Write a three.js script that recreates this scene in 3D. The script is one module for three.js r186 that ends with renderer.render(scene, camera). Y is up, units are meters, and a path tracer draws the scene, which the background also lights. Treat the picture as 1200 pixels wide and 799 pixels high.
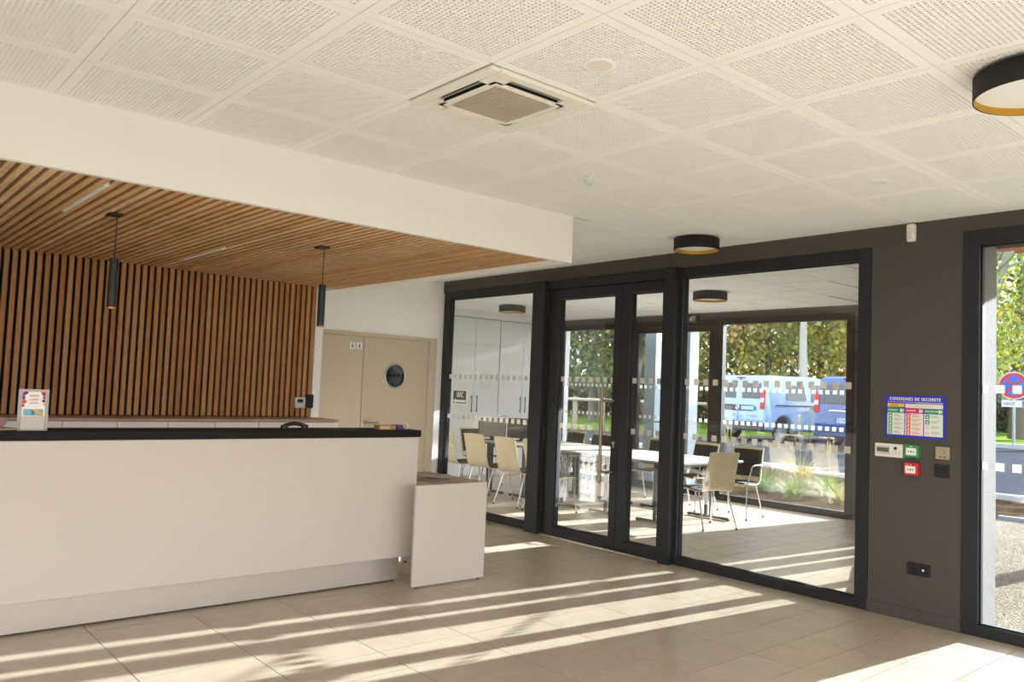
import * as THREE from 'three';
import { RoundedBoxGeometry } from 'three/addons/geometries/RoundedBoxGeometry.js';
import { mergeGeometries } from 'three/addons/utils/BufferGeometryUtils.js';

// ---------------------------------------------------------------- camera, sky, sun, exposure
const scene = new THREE.Scene();
const camera = new THREE.PerspectiveCamera(45.5, 1200 / 799, 0.05, 400);
camera.fov = THREE.MathUtils.radToDeg(2 * Math.atan(399.5 / 952.9));
camera.position.set(0, 1.5, 0);
camera.rotation.set(0.0594, 0.8624, 0.04, 'YXZ');
camera.updateProjectionMatrix();

const renderer = new THREE.WebGLRenderer({ antialias: true });
renderer.toneMapping = THREE.LinearToneMapping;
renderer.toneMappingExposure = 2.72;
renderer.shadowMap.enabled = true;

const SUN = new THREE.Vector3(0.11, 0.295, -1).normalize();
{ // hazy autumn sky: pale horizon, soft blue overhead, a broad brightening round the sun
  const W = 512, H = 256, d = new Float32Array(W * H * 4);
  for (let j = 0; j < H; j++) for (let i = 0; i < W; i++) {
    const up = ((j + 0.5) / H - 0.5) * Math.PI, ro = ((i + 0.5) / W - 0.5) * 2 * Math.PI, y = Math.sin(up);
    const c = Math.cos(ro) * Math.cos(up) * SUN.x + y * SUN.y + Math.sin(ro) * Math.cos(up) * SUN.z;
    const t = Math.pow(Math.max(0, y), 0.55), g = 0.9 * Math.pow(Math.max(0, c), 8), o = (j * W + i) * 4, low = y < 0 ? 0.45 : 1;
    d[o] = (1.0 + (0.50 - 1.0) * t + g) * low; d[o + 1] = (0.965 + (0.595 - 0.965) * t + 0.97 * g) * low; d[o + 2] = (1.02 + (0.86 - 1.02) * t + 0.9 * g) * low; d[o + 3] = 1;
  }
  const t = new THREE.DataTexture(d, W, H, THREE.RGBAFormat, THREE.FloatType); t.mapping = THREE.EquirectangularReflectionMapping; t.magFilter = THREE.LinearFilter; t.needsUpdate = true;
  scene.background = t; scene.environment = null;
}
scene.backgroundIntensity = 2.65;
const sun = new THREE.DirectionalLight(new THREE.Color(0.96, 0.985, 1.12), 21);
sun.name = 'sun';
sun.position.copy(SUN).multiplyScalar(60).add(new THREE.Vector3(-4, 0, -6));
sun.target.position.set(-4, 0, -6);
sun.castShadow = true;
sun.shadow.mapSize.set(4096, 4096);
Object.assign(sun.shadow.camera, { left: -25, right: 25, top: 20, bottom: -20, near: 1, far: 140 });
scene.add(sun, sun.target);

// ---------------------------------------------------------------- helpers
let seed = 12345;
const rnd = () => { seed = (seed * 1664525 + 1013904223) >>> 0; return seed / 4294967296; };
const rr = (a, b) => a + (b - a) * rnd();
const used = new Map();
function numbered(n) { const k = used.get(n) || 0; used.set(n, k + 1); return k ? `${n}_${String(k).padStart(3, '0')}` : n; }
function tag(o, label, category, group) { o.userData.label = label; o.userData.category = category; if (group) o.userData.group = group; return o; }
function thing(name, label, category, pos = [0, 0, 0], turn = 0, group) {
  const o = new THREE.Group(); o.name = numbered(name); scene.add(o);
  o.position.set(...pos); o.rotation.y = turn; return tag(o, label, category, group);
}
function shadows(m) { m.castShadow = true; m.receiveShadow = true; return m; }
function part(parent, name, geo, mat, label) {
  const g = Array.isArray(geo) ? merge(geo) : geo;
  const m = shadows(new THREE.Mesh(g, mat)); m.name = name; parent.add(m); if (label) m.userData.label = label; return m;
}
function stuffPart(parent, name, geo, mat) { const m = part(parent, name, geo, mat); m.userData.kind = 'stuff'; return m; }
function struct(name, geo, mat) {
  const m = geo ? shadows(new THREE.Mesh(Array.isArray(geo) ? merge(geo) : geo, mat)) : new THREE.Group();
  m.name = numbered(name); m.userData.kind = 'structure'; scene.add(m); return m;
}
function merge(list) {
  return mergeGeometries(list.map((g) => { const h = g.index ? g.toNonIndexed() : g.clone(); for (const k of Object.keys(h.attributes)) if (!['position', 'normal', 'uv'].includes(k)) h.deleteAttribute(k); return h; }));
}
// planar uv in metres by facing
function uvm(g) {
  const p = g.attributes.position, n = g.attributes.normal, uv = new Float32Array(p.count * 2);
  for (let i = 0; i < p.count; i++) {
    const ax = Math.abs(n.getX(i)), ay = Math.abs(n.getY(i)), az = Math.abs(n.getZ(i));
    if (ax >= ay && ax >= az) { uv[2 * i] = p.getZ(i); uv[2 * i + 1] = p.getY(i); }
    else if (ay >= az) { uv[2 * i] = p.getX(i); uv[2 * i + 1] = p.getZ(i); }
    else { uv[2 * i] = p.getX(i); uv[2 * i + 1] = p.getY(i); }
  }
  g.setAttribute('uv', new THREE.BufferAttribute(uv, 2)); return g;
}
// box from limits; r = rounding
function bx(x0, x1, y0, y1, z0, z1, r = 0) {
  const w = Math.abs(x1 - x0), h = Math.abs(y1 - y0), d = Math.abs(z1 - z0);
  const g = r ? new RoundedBoxGeometry(w, h, d, 2, Math.min(r, w / 2.01, h / 2.01, d / 2.01)) : new THREE.BoxGeometry(w, h, d);
  g.translate((x0 + x1) / 2, (y0 + y1) / 2, (z0 + z1) / 2); return uvm(g);
}
const V = (x, y, z) => new THREE.Vector3(x, y, z);
function tube(pts, r, seg = 24, rad = 8, closed = false) {
  const c = pts.length === 2 ? new THREE.LineCurve3(V(...pts[0]), V(...pts[1])) : new THREE.CatmullRomCurve3(pts.map((p) => V(...p)), closed, 'catmullrom', 0.3);
  return new THREE.TubeGeometry(c, pts.length === 2 ? 1 : seg, r, rad, closed);
}
function rod(a, b, r, rad = 12) {
  const A = V(...a), B = V(...b), l = A.distanceTo(B), g = new THREE.CylinderGeometry(r, r, l, rad);
  g.applyQuaternion(new THREE.Quaternion().setFromUnitVectors(V(0, 1, 0), B.clone().sub(A).normalize()));
  g.translate(...A.add(B).multiplyScalar(0.5).toArray()); return g;
}
const cyl = (x, y, z, r0, r1, h, n = 32) => new THREE.CylinderGeometry(r0, r1, h, n).translate(x, y, z);
function lathe(pts, n = 40) { return new THREE.LatheGeometry(pts.map((p) => new THREE.Vector2(...p)), n); }

// tileable value noise
function lattice(n, s) { let q = s >>> 0; const a = new Float32Array(n * n); for (let i = 0; i < a.length; i++) { q = (q * 1664525 + 1013904223) >>> 0; a[i] = q / 4294967296; } return (u, v) => { u = ((u % 1) + 1) % 1 * n; v = ((v % 1) + 1) % 1 * n; const i = Math.floor(u), j = Math.floor(v), fu = u - i, fv = v - j, su = fu * fu * (3 - 2 * fu), sv = fv * fv * (3 - 2 * fv); const g = (x, y) => a[(y % n) * n + (x % n)]; return (g(i, j) * (1 - su) + g(i + 1, j) * su) * (1 - sv) + (g(i, j + 1) * (1 - su) + g(i + 1, j + 1) * su) * sv; }; }
function tex(w, h, fn, rep = [1, 1], srgb = true) {
  const d = new Uint8Array(w * h * 4);
  for (let y = 0; y < h; y++) for (let x = 0; x < w; x++) { const c = fn(x / w, y / h), o = (y * w + x) * 4; for (let k = 0; k < 3; k++) d[o + k] = Math.max(0, Math.min(255, Math.round(c[k] * 255))); d[o + 3] = 255; }
  const t = new THREE.DataTexture(d, w, h); t.magFilter = THREE.LinearFilter; t.minFilter = THREE.LinearMipmapLinearFilter; t.generateMipmaps = true;
  t.wrapS = t.wrapT = THREE.RepeatWrapping; t.repeat.set(...rep); if (srgb) t.colorSpace = THREE.SRGBColorSpace; t.needsUpdate = true; return t;
}
function canvasTex(w, h, draw) {
  const c = document.createElement('canvas'); c.width = w; c.height = h; draw(c.getContext('2d'), w, h);
  const t = new THREE.CanvasTexture(c); t.colorSpace = THREE.SRGBColorSpace; t.anisotropy = 8; return t;
}
const L = [lattice(4, 11), lattice(8, 22), lattice(16, 33), lattice(32, 44), lattice(64, 55), lattice(128, 66), lattice(256, 77)];
const fbm = (u, v, a = 1, b = 6) => { let s = 0, w = 0.5, t = 0; for (let k = a; k <= b; k++) { s += w * L[k](u, v); t += w; w *= 0.55; } return s / t; };

// ---------------------------------------------------------------- materials
const std = (o) => new THREE.MeshStandardMaterial(o);
const phy = (o) => new THREE.MeshPhysicalMaterial(o);
const plasterBump = tex(512, 512, (u, v) => { const n = fbm(u, v, 3, 6); return [n, n, n]; }, [1.2, 1.2], false);
const M = {};
M.white = std({ color: '#edeae4', roughness: 0.85, bumpMap: plasterBump, bumpScale: 0.0006 });
M.ceiling = std({ color: '#efeeec', roughness: 0.9 });
M.felt = std({ color: '#c8b9a5', roughness: 1 });
M.dark = std({ color: '#4d4841', roughness: 0.8, bumpMap: plasterBump, bumpScale: 0.0008 });
M.frame = phy({ color: '#242626', roughness: 0.55, specularIntensity: 0.7 });
M.gasket = std({ color: '#0f1010', roughness: 0.7 });
M.black = std({ color: '#161616', roughness: 0.5 });
M.blackmatt = std({ color: '#151514', roughness: 0.75 });
M.glass = phy({ color: '#f7f7f5', roughness: 0, transmission: 1, thickness: 0, ior: 1.5 });
M.glassClear = phy({ color: '#eef0ee', roughness: 0, transmission: 1, thickness: 0, ior: 1.5 });
M.glassTint = phy({ color: '#d9dcda', roughness: 0, transmission: 1, thickness: 0, ior: 1.5 });
M.film = phy({ color: '#d9d3c6', roughness: 0.9, transmission: 0.2, thickness: 0 });
M.filmFar = phy({ color: '#f1f1ee', roughness: 0.9, transmission: 0.35, thickness: 0 });
M.steel = std({ color: '#b9b6ae', roughness: 0.28, metalness: 1 });
M.chrome = std({ color: '#d6d7d8', roughness: 0.12, metalness: 1 });
M.bronze = std({ color: '#8b7b63', roughness: 0.35, metalness: 0.9 });
M.gold = std({ color: '#c89a3a', roughness: 0.35, metalness: 0.75 });
M.diffuser = std({ color: '#e6e8e4', roughness: 0.4 });
M.laminate = std({ color: '#c6bcae', roughness: 0.45 });
M.laminate2 = std({ color: '#c8beaf', roughness: 0.5 });
M.drawer = std({ color: '#e8e2d8', roughness: 0.45 });
M.plinth = std({ color: '#bfb6a8', roughness: 0.35, metalness: 0.5 });
M.slab = phy({ color: '#15120f', roughness: 0.7, specularIntensity: 0.5 });
M.plastic = std({ color: '#e6e2d8', roughness: 0.5 });
M.greyplastic = std({ color: '#8c8b86', roughness: 0.5 });
M.darkgrey = std({ color: '#3a3a39', roughness: 0.5 });
M.grout = std({ color: '#5a4b3a', roughness: 0.95 });
M.skydark = std({ color: '#1a140f', roughness: 1 });
M.doorpaint = std({ color: '#bfb098', roughness: 0.55 });
M.doorframe = std({ color: '#c2b49d', roughness: 0.5 });
M.rubber = std({ color: '#18181a', roughness: 0.85 });
M.galv = std({ color: '#a3aeb6', roughness: 0.5, metalness: 0.4, bumpMap: plasterBump, bumpScale: 0.0005 });
M.red = std({ color: '#c4252a', roughness: 0.4 });
M.green = std({ color: '#2f8f4a', roughness: 0.4 });
M.beige = std({ color: '#a7977c', roughness: 0.45 });

// wood with grain along u
const woodTex = (rep, dark) => tex(512, 256, (u, v) => {
  const w = fbm(u * 0.5, v * 1.0, 1, 3), f = L[5](u * 0.25, v * 1.0) * 0.5 + L[6](u * 0.5, v) * 0.5, ring = 0.5 + 0.5 * Math.sin(40 * (v + 0.10 * w));
  const t = 0.90 + 0.12 * (f - 0.5) * 2 + 0.08 * (ring - 0.5) + 0.16 * (w - 0.5);
  return [t, t * (1 - dark), t * (1 - dark * 1.6)];
}, rep);
const slatTexU = woodTex([0.7, 2.2], 0.06);
const slatTexV = slatTexU.clone(); slatTexV.rotation = Math.PI / 2;
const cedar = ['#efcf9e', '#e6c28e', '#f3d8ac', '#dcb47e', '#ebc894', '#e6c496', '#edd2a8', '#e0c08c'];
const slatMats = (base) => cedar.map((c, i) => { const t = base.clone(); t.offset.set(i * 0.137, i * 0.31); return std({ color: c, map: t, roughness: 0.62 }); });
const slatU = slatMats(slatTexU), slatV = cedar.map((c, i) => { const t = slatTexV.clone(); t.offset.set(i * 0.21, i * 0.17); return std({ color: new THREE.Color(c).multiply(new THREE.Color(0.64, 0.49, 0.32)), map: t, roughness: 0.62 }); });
const beechTex = tex(512, 512, (u, v) => { const f = L[6](u, v * 0.2), w = fbm(u, v * 0.3, 1, 3); const t = 0.9 + 0.06 * (f - 0.5) + 0.07 * (w - 0.5); return [t, t, t]; }, [1.5, 1.5]);
M.beech = std({ color: '#f0dcb2', map: beechTex, roughness: 0.45 });
M.beechEdge = std({ color: '#c7a873', roughness: 0.5 });
M.tabletop = std({ color: '#eee5d4', map: beechTex, roughness: 0.4 });
M.oakgrey = std({ color: '#c2b39a', map: woodTex([1.2, 3], 0.04), roughness: 0.5 });
const tileTex = tex(512, 512, (u, v) => { const w = fbm(u, v, 1, 6), f = L[6](u, v); const t = 0.93 + 0.09 * (w - 0.5) + 0.05 * (f - 0.5); return [t, t, t * 0.995]; }, [1.1, 1.1]);
const tileRough = tex(256, 256, (u, v) => { const t = 0.38 + 0.2 * (fbm(u, v, 2, 6) - 0.5); return [t, t, t]; }, [1.6, 1.6], false);
M.tile = ['#c6b7a0', '#c2b39c', '#c9baa4', '#c4b59c', '#bfb09a'].map((c, i) => { const t = tileTex.clone(); t.offset.set(i * 0.23, i * 0.37); return std({ color: c, map: t, roughness: 0.9, roughnessMap: tileRough }); });

// ---------------------------------------------------------------- the floor
const XW = -8.27, ZP = -5.93, ZF = -10.25, HC = 2.81, HM = 2.78, XR = 3.4, ZB = 4.2, XC = -10.65;
const slX = (z) => -2.81 + 0.45 * (z + 5.93);          // the slanted glazed wall of the meeting room
{
  const fl = struct('floor');
  const fs = new THREE.Shape([[-11.5, -ZF + 0.1], [-11.5, -ZB - 0.2], [XR + 0.2, -ZB - 0.2], [XR + 0.2, -ZP + 0.09], [slX(ZP) + 0.08, -ZP + 0.09], [slX(ZF) + 0.08, -ZF + 0.1]].map((p) => new THREE.Vector2(...p)));
  const fg = new THREE.ExtrudeGeometry(fs, { depth: 0.238, bevelEnabled: false }); fg.rotateX(-Math.PI / 2); fg.translate(0, -0.25, 0);
  part(fl, 'screed', uvm(fg), M.grout);
  const tg = uvm(new THREE.BoxGeometry(0.3005, 0.02, 0.5945));
  const rest = [], list = [];
  for (let i = -30; i <= 24; i++) for (let j = -20; j <= 12; j++) {
    const x = -3.06 + 0.306 * (i + 0.5), z = -1.32 + 0.6 * (j + 0.5);
    if (x < -11.3 || x > XR || z < ZF - 0.3 || z > ZB) continue;
    if (z < ZP && x > slX(z) + 0.1) continue;
    if (x < XW - 0.1 && z > ZP - 0.1) continue;
    const d = Math.hypot(x, z), p = V(x, 0, z).project(camera), seen = p.z < 1 && Math.abs(p.x) < 1.08 && Math.abs(p.y) < 1.12 && (x - 0) * -0.76 + z * -0.65 > 0;
    const hidden = x < -5.4 && z > -4.0;
    list.push({ x, z, k: seen && !hidden ? d : 1000 + d });
  }
  list.sort((a, b) => a.k - b.k);
  list.forEach((t, n) => {
    const m = Math.floor(rnd() * M.tile.length);
    if (n < 290 && t.k < 1000) { const o = part(fl, 'floor_tile', tg, M.tile[m]); o.position.set(t.x, -0.01, t.z); o.rotation.y = rnd() < 0.5 ? Math.PI : 0; }
    else { const g = tg.clone().translate(t.x, -0.01, t.z); rest.push(g); }
  });
  stuffPart(fl, 'floor_tiles_far', rest, M.tile[0]);
}

// ---------------------------------------------------------------- hall ceiling of perforated plaster tiles
function plate(w, d, holesX, holesZ, pitch = 0.0187, hole = 0.0098, t = 0.008) {
  // underside at y = 0 with real square holes; local x 0..w, z 0..d
  const pos = [], idx = [], nor = [];
  const v = (x, y, z, n) => { pos.push(x, y, z); nor.push(...n); return pos.length / 3 - 1; };
  const quad = (a, b, c, e, n) => { const k = [a, b, c, e].map((p) => v(...p, n)); idx.push(k[0], k[1], k[2], k[0], k[2], k[3]); };
  const D = [0, -1, 0], X0 = (w - holesX * pitch) / 2, Z0 = (d - holesZ * pitch) / 2, X1 = w - X0, Z1 = d - Z0;
  const down = (x0, z0, x1, z1) => quad([x0, 0, z0], [x1, 0, z0], [x1, 0, z1], [x0, 0, z1], D);
  if (!holesX || !holesZ) down(0, 0, w, d);
  else {
    down(0, 0, w, Z0); down(0, Z1, w, d); down(0, Z0, X0, Z1); down(X1, Z0, w, Z1);
    const m = (pitch - hole) / 2;
    for (let j = 0; j < holesZ; j++) {
      const z = Z0 + j * pitch;
      down(X0, z, X1, z + m); down(X0, z + pitch - m, X1, z + pitch);
      for (let i = 0; i <= holesX; i++) {
        const a = i ? X0 + i * pitch - m : X0, b = i < holesX ? X0 + i * pitch + m : X1;
        down(a, z + m, b, z + pitch - m);
        if (i < holesX) {
          const x0 = X0 + i * pitch + m, x1 = x0 + hole, z0 = z + m, z1 = z0 + hole;
          quad([x0, t, z0], [x0, t, z1], [x0, 0, z1], [x0, 0, z0], [1, 0, 0]);
          quad([x1, t, z1], [x1, t, z0], [x1, 0, z0], [x1, 0, z1], [-1, 0, 0]);
          quad([x1, t, z0], [x0, t, z0], [x0, 0, z0], [x1, 0, z0], [0, 0, 1]);
          quad([x0, t, z1], [x1, t, z1], [x1, 0, z1], [x0, 0, z1], [0, 0, -1]);
        }
      }
    }
  }
  for (const [a, b, n] of [[[0, 0], [w, 0], [0, 0, -1]], [[w, 0], [w, d], [1, 0, 0]], [[w, d], [0, d], [0, 0, 1]], [[0, d], [0, 0], [-1, 0, 0]]])
    quad([a[0], 0, a[1]], [a[0], t, a[1]], [b[0], t, b[1]], [b[0], 0, b[1]], n);
  const g = new THREE.BufferGeometry();
  g.setAttribute('position', new THREE.Float32BufferAttribute(pos, 3)); g.setAttribute('normal', new THREE.Float32BufferAttribute(nor, 3));
  g.setAttribute('uv', new THREE.Float32BufferAttribute(new Float32Array(pos.length / 3 * 2), 2)); g.setIndex(idx); return g;
}
const XS = -4.31, ZS = -4.25, HS = 2.46;   // front and end of the dropped ceiling over the desk
{
  const c = struct('ceiling');
  part(c, 'ceiling_slab', [bx(XW - 0.3, XR + 0.3, HC + 0.03, HC + 0.3, ZP - 0.1, ZB + 0.3)], M.white);
  part(c, 'acoustic_felt', [bx(XS, XR, HC + 0.0081, HC + 0.029, ZP, ZB), bx(XW, XS, HC + 0.0081, HC + 0.029, ZP, ZS)], M.felt);
  const cache = new Map();
  for (let j = -8; j <= 11; j++) for (let i = -9; i <= 8; i++) {
    let x1 = -1.2957 - 0.6119 * j, x0 = x1 - 0.6119, z1 = -0.7783 - 0.6078 * i, z0 = z1 - 0.6078;
    x1 = Math.min(x1, XR); x0 = Math.max(x0, XW); z0 = Math.max(z0, ZP); z1 = Math.min(z1, ZB);
    if (x1 <= XS + 0.02) z1 = Math.min(z1, ZS); else if (z1 > ZS + 0.3) x0 = Math.max(x0, XS);
    if (x1 - x0 < 0.02 || z1 - z0 < 0.02 || (j === 2 && i === 2)) continue;
    const w = x1 - x0 - 0.0025, d = z1 - z0 - 0.0025, near = x0 > -7.2 && x1 < 0.8 && z1 < 0.6;
    const nx = near ? Math.max(0, Math.floor((w - 0.075) / 0.0187)) : 0, nz = near ? Math.max(0, Math.floor((d - 0.075) / 0.0187)) : 0;
    const key = [w.toFixed(4), d.toFixed(4), nx, nz].join();
    if (!cache.has(key)) cache.set(key, plate(w, d, nx, nz));
    const o = part(c, 'ceiling_tile', cache.get(key), M.ceiling);
    o.position.set(x0 + 0.00125, HC, z0 + 0.00125);
  }
}

// ---------------------------------------------------------------- dropped ceiling over the desk with cedar slats, slatted wall
const XSW = -7.55, ZE = -4.06;
{
  const s = struct('ceiling_over_desk');
  part(s, 'bulkhead', [bx(XS - 0.04, XS, HS, HC + 0.005, ZS, ZB), bx(XW, XS - 0.04, HS, HC + 0.005, ZS, ZS + 0.03)], M.white);
  part(s, 'end_strip', bx(XW, XS - 0.04, HS, HS + 0.02, ZS + 0.03, ZE), M.white);
  part(s, 'backing_board', bx(XSW, XS - 0.04, HS + 0.05, HS + 0.06, ZE, ZB), M.skydark);
  const g = bx(XSW, XS - 0.041, 0, 0.045, -0.0178, 0.0178, 0.002);
  const gs = [bx(XSW, -5.47, 0, 0.045, -0.0178, 0.0178, 0.002), bx(-4.47, XS - 0.041, 0, 0.045, -0.0178, 0.0178, 0.002)];
  for (let k = 0; k < 70; k++) { const z = ZE + 0.03 + 0.0585 * k; if (z > 0.0) break; const o = part(s, 'slat', g, slatU[Math.floor(rnd() * 8)]); o.position.set(0, HS, z); }
  const rest = []; for (let z = ZE + 0.03 + 0.0585 * 70; z < ZB; z += 0.0585) rest.push(g.clone().translate(0, HS, z));
  if (rest.length) stuffPart(s, 'slats_far', rest, slatU[0]);
  const w = struct('wall_slatted');
  part(w, 'wall_body', bx(XW, XSW - 0.05, 0, HC, -3.86, ZB), M.white);
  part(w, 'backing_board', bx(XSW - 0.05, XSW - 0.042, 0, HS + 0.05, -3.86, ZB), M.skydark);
  const gw = bx(-0.042, 0, 1.145, HS + 0.045, -0.0178, 0.0178, 0.002);
  const restw = [];
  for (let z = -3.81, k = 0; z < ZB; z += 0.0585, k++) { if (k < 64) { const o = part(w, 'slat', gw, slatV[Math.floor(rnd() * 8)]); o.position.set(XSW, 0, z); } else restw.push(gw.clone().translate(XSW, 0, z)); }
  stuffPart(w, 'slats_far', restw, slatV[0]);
  part(w, 'end_trim', bx(XW, XSW + 0.005, 0, HS + 0.02, -3.92, -3.835), M.white);
}
function slotLight(x0, x1, z, label) {
  const t = thing('linear_ceiling_light', label, 'ceiling light', [(x0 + x1) / 2, HS - 0.004, z]);
  const l = (x1 - x0) / 2;
  part(t, 'housing', bx(-l, l, 0, 0.05, -0.013, 0.013), M.plastic);
  part(t, 'diffuser', bx(-l + 0.01, l - 0.01, -0.003, 0.004, -0.011, 0.011, 0.002), M.diffuser);
  return t;
}
{
  const zs = (z) => ZE + 0.03 + 0.0585 * (Math.round((z - ZE - 0.03) / 0.0585 - 0.5) + 0.5);
  slotLight(-5.44, -4.48, zs(-1.095), 'white linear light set between ceiling slats, nearest the white bulkhead');
  slotLight(-6.87, -5.94, zs(-2.24), 'pale linear light set between ceiling slats, between the two hanging black lamps');
}
// ---------------------------------------------------------------- walls of the hall
{
  struct('wall_toilet', [bx(XW - 0.2, XW, 0, HC, -3.92, -4.24), bx(XW - 0.2, XW, 0, HC, -5.85, ZP - 0.02), bx(XW - 0.2, XW, 2.09, HC, -4.24, -5.85), bx(XW - 0.2, XW - 0.15, 0, 2.09, -4.24, -5.85)], M.white);
  const wp = struct('wall_partition');
  part(wp, 'lintel', bx(XW, -2.835, 2.665, HC + 0.02, ZP, ZP - 0.16), M.dark);
  part(wp, 'pier', bx(-2.835, -2.2, 0, HC + 0.02, ZP, ZP - 0.32), M.dark);
  part(wp, 'window_lintel', bx(-2.2, XR, 2.70, HC + 0.02, ZP, ZP - 0.32), M.dark);
  part(wp, 'skirting', bx(-2.838, -2.2, 0, 0.085, ZP, ZP + 0.014, 0.003), M.dark);
  struct('wall_meeting_left', [bx(-11.4, XW - 0.01, 0, HC, ZP, ZP - 0.16), bx(-11.4, -11.22, 0, HC, ZP - 0.16, ZF - 0.2)], M.white);
  struct('wall_back', [bx(XSW - 0.2, -4.3, 0, HC + 0.02, ZB, ZB + 0.2), bx(-4.3, XR + 0.2, 2.62, HC + 0.02, ZB, ZB + 0.2)], M.white);
  struct('wall_right', [bx(XR, XR + 0.25, 2.62, HC + 0.02, ZP - 0.32, ZB), bx(XR, XR + 0.25, 0, 2.62, ZP - 0.32, ZP + 0.3)], M.white);
  // glazed sides of the hall behind and beside the camera
  const wr = struct('window_7'), fr = [], zs = [ZP + 0.33, -3.6, -1.65, 0.3, 2.25, ZB - 0.04], xs = [-4.26, -2.35, -0.45, 1.45, XR - 0.04];
  for (const z of zs) fr.push(bx(XR + 0.05, XR + 0.13, 0.08, 2.55, z - 0.035, z + 0.035));
  fr.push(bx(XR + 0.05, XR + 0.13, 0, 0.08, ZP + 0.3, ZB), bx(XR + 0.05, XR + 0.13, 2.55, 2.62, ZP + 0.3, ZB)); part(wr, 'window_frame', fr, M.frame);
  part(wr, 'glass', bx(XR + 0.087, XR + 0.093, 0.08, 2.55, ZP + 0.3, ZB), M.glass);
  const wk = struct('window_8'), fk = xs.map((x) => bx(x - 0.035, x + 0.035, 0.08, 2.55, ZB + 0.05, ZB + 0.13));
  fk.push(bx(-4.3, XR, 0, 0.08, ZB + 0.05, ZB + 0.13), bx(-4.3, XR, 2.55, 2.62, ZB + 0.05, ZB + 0.13)); part(wk, 'window_frame', fk, M.frame);
  part(wk, 'glass', bx(-4.3, XR, 0.08, 2.55, ZB + 0.087, ZB + 0.093), M.glass);
}
// ---------------------------------------------------------------- glazing
const sq = 0.052;
function squares(parent, x0, x1, y, z, name, each = false, phase = 0) {
  const gs = [];
  for (let x = x0 + 0.035 + phase; x < x1 - 0.02; x += 0.1) {
    const g = bx(x - sq / 2, x + sq / 2, y - sq / 2, y + sq / 2, z, z + 0.0006);
    if (each) part(parent, 'marking_square', g, M.filmFar); else gs.push(g);
  }
  if (gs.length) stuffPart(parent, name, gs, z < -8 ? M.filmFar : M.film);
}
function frameRect(x0, x1, y0, y1, w, z0, z1, wb = w, r = 0.004) {
  return [bx(x0, x0 + w, y0, y1, z0, z1, r), bx(x1 - w, x1, y0, y1, z0, z1, r), bx(x0 + w, x1 - w, y1 - w, y1, z0, z1, r), bx(x0 + w, x1 - w, y0, y0 + wb, z0, z1, r)];
}
const zf = ZP + 0.005, zb = ZP - 0.085, zg = ZP - 0.045;
function fixedPane(x0, x1, y0, y1, w, wb) {
  const o = struct('window_' + (++fixedPane.n));
  part(o, 'window_frame', frameRect(x0, x1, y0, y1, w, zf, zb, wb), M.frame);
  part(o, 'glazing_bead', [...frameRect(x0 + w, x1 - w, y0 + wb, y1 - w, 0.008, zg + 0.02, zg - 0.02)], M.gasket);
  part(o, 'glass', bx(x0 + w, x1 - w, y0 + wb, y1 - w, zg - 0.003, zg + 0.003), M.glass);
  return o;
}
fixedPane.n = 0;
const w1 = fixedPane(-8.24, -6.42, 0, 2.68, 0.1, 0.075);
squares(w1, -8.14, -6.52, 1.63, zg + 0.0035, 'marking_squares'); squares(w1, -8.14, -6.52, 1.145, zg + 0.0035, 'marking_squares');
const w2 = fixedPane(-4.66, -2.84, 0, 2.665, 0.095, 0.075);
squares(w2, -4.56, -2.93, 1.63, zg + 0.0035, 'marking_squares'); squares(w2, -4.56, -2.93, 1.145, zg + 0.0035, 'marking_squares');
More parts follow.
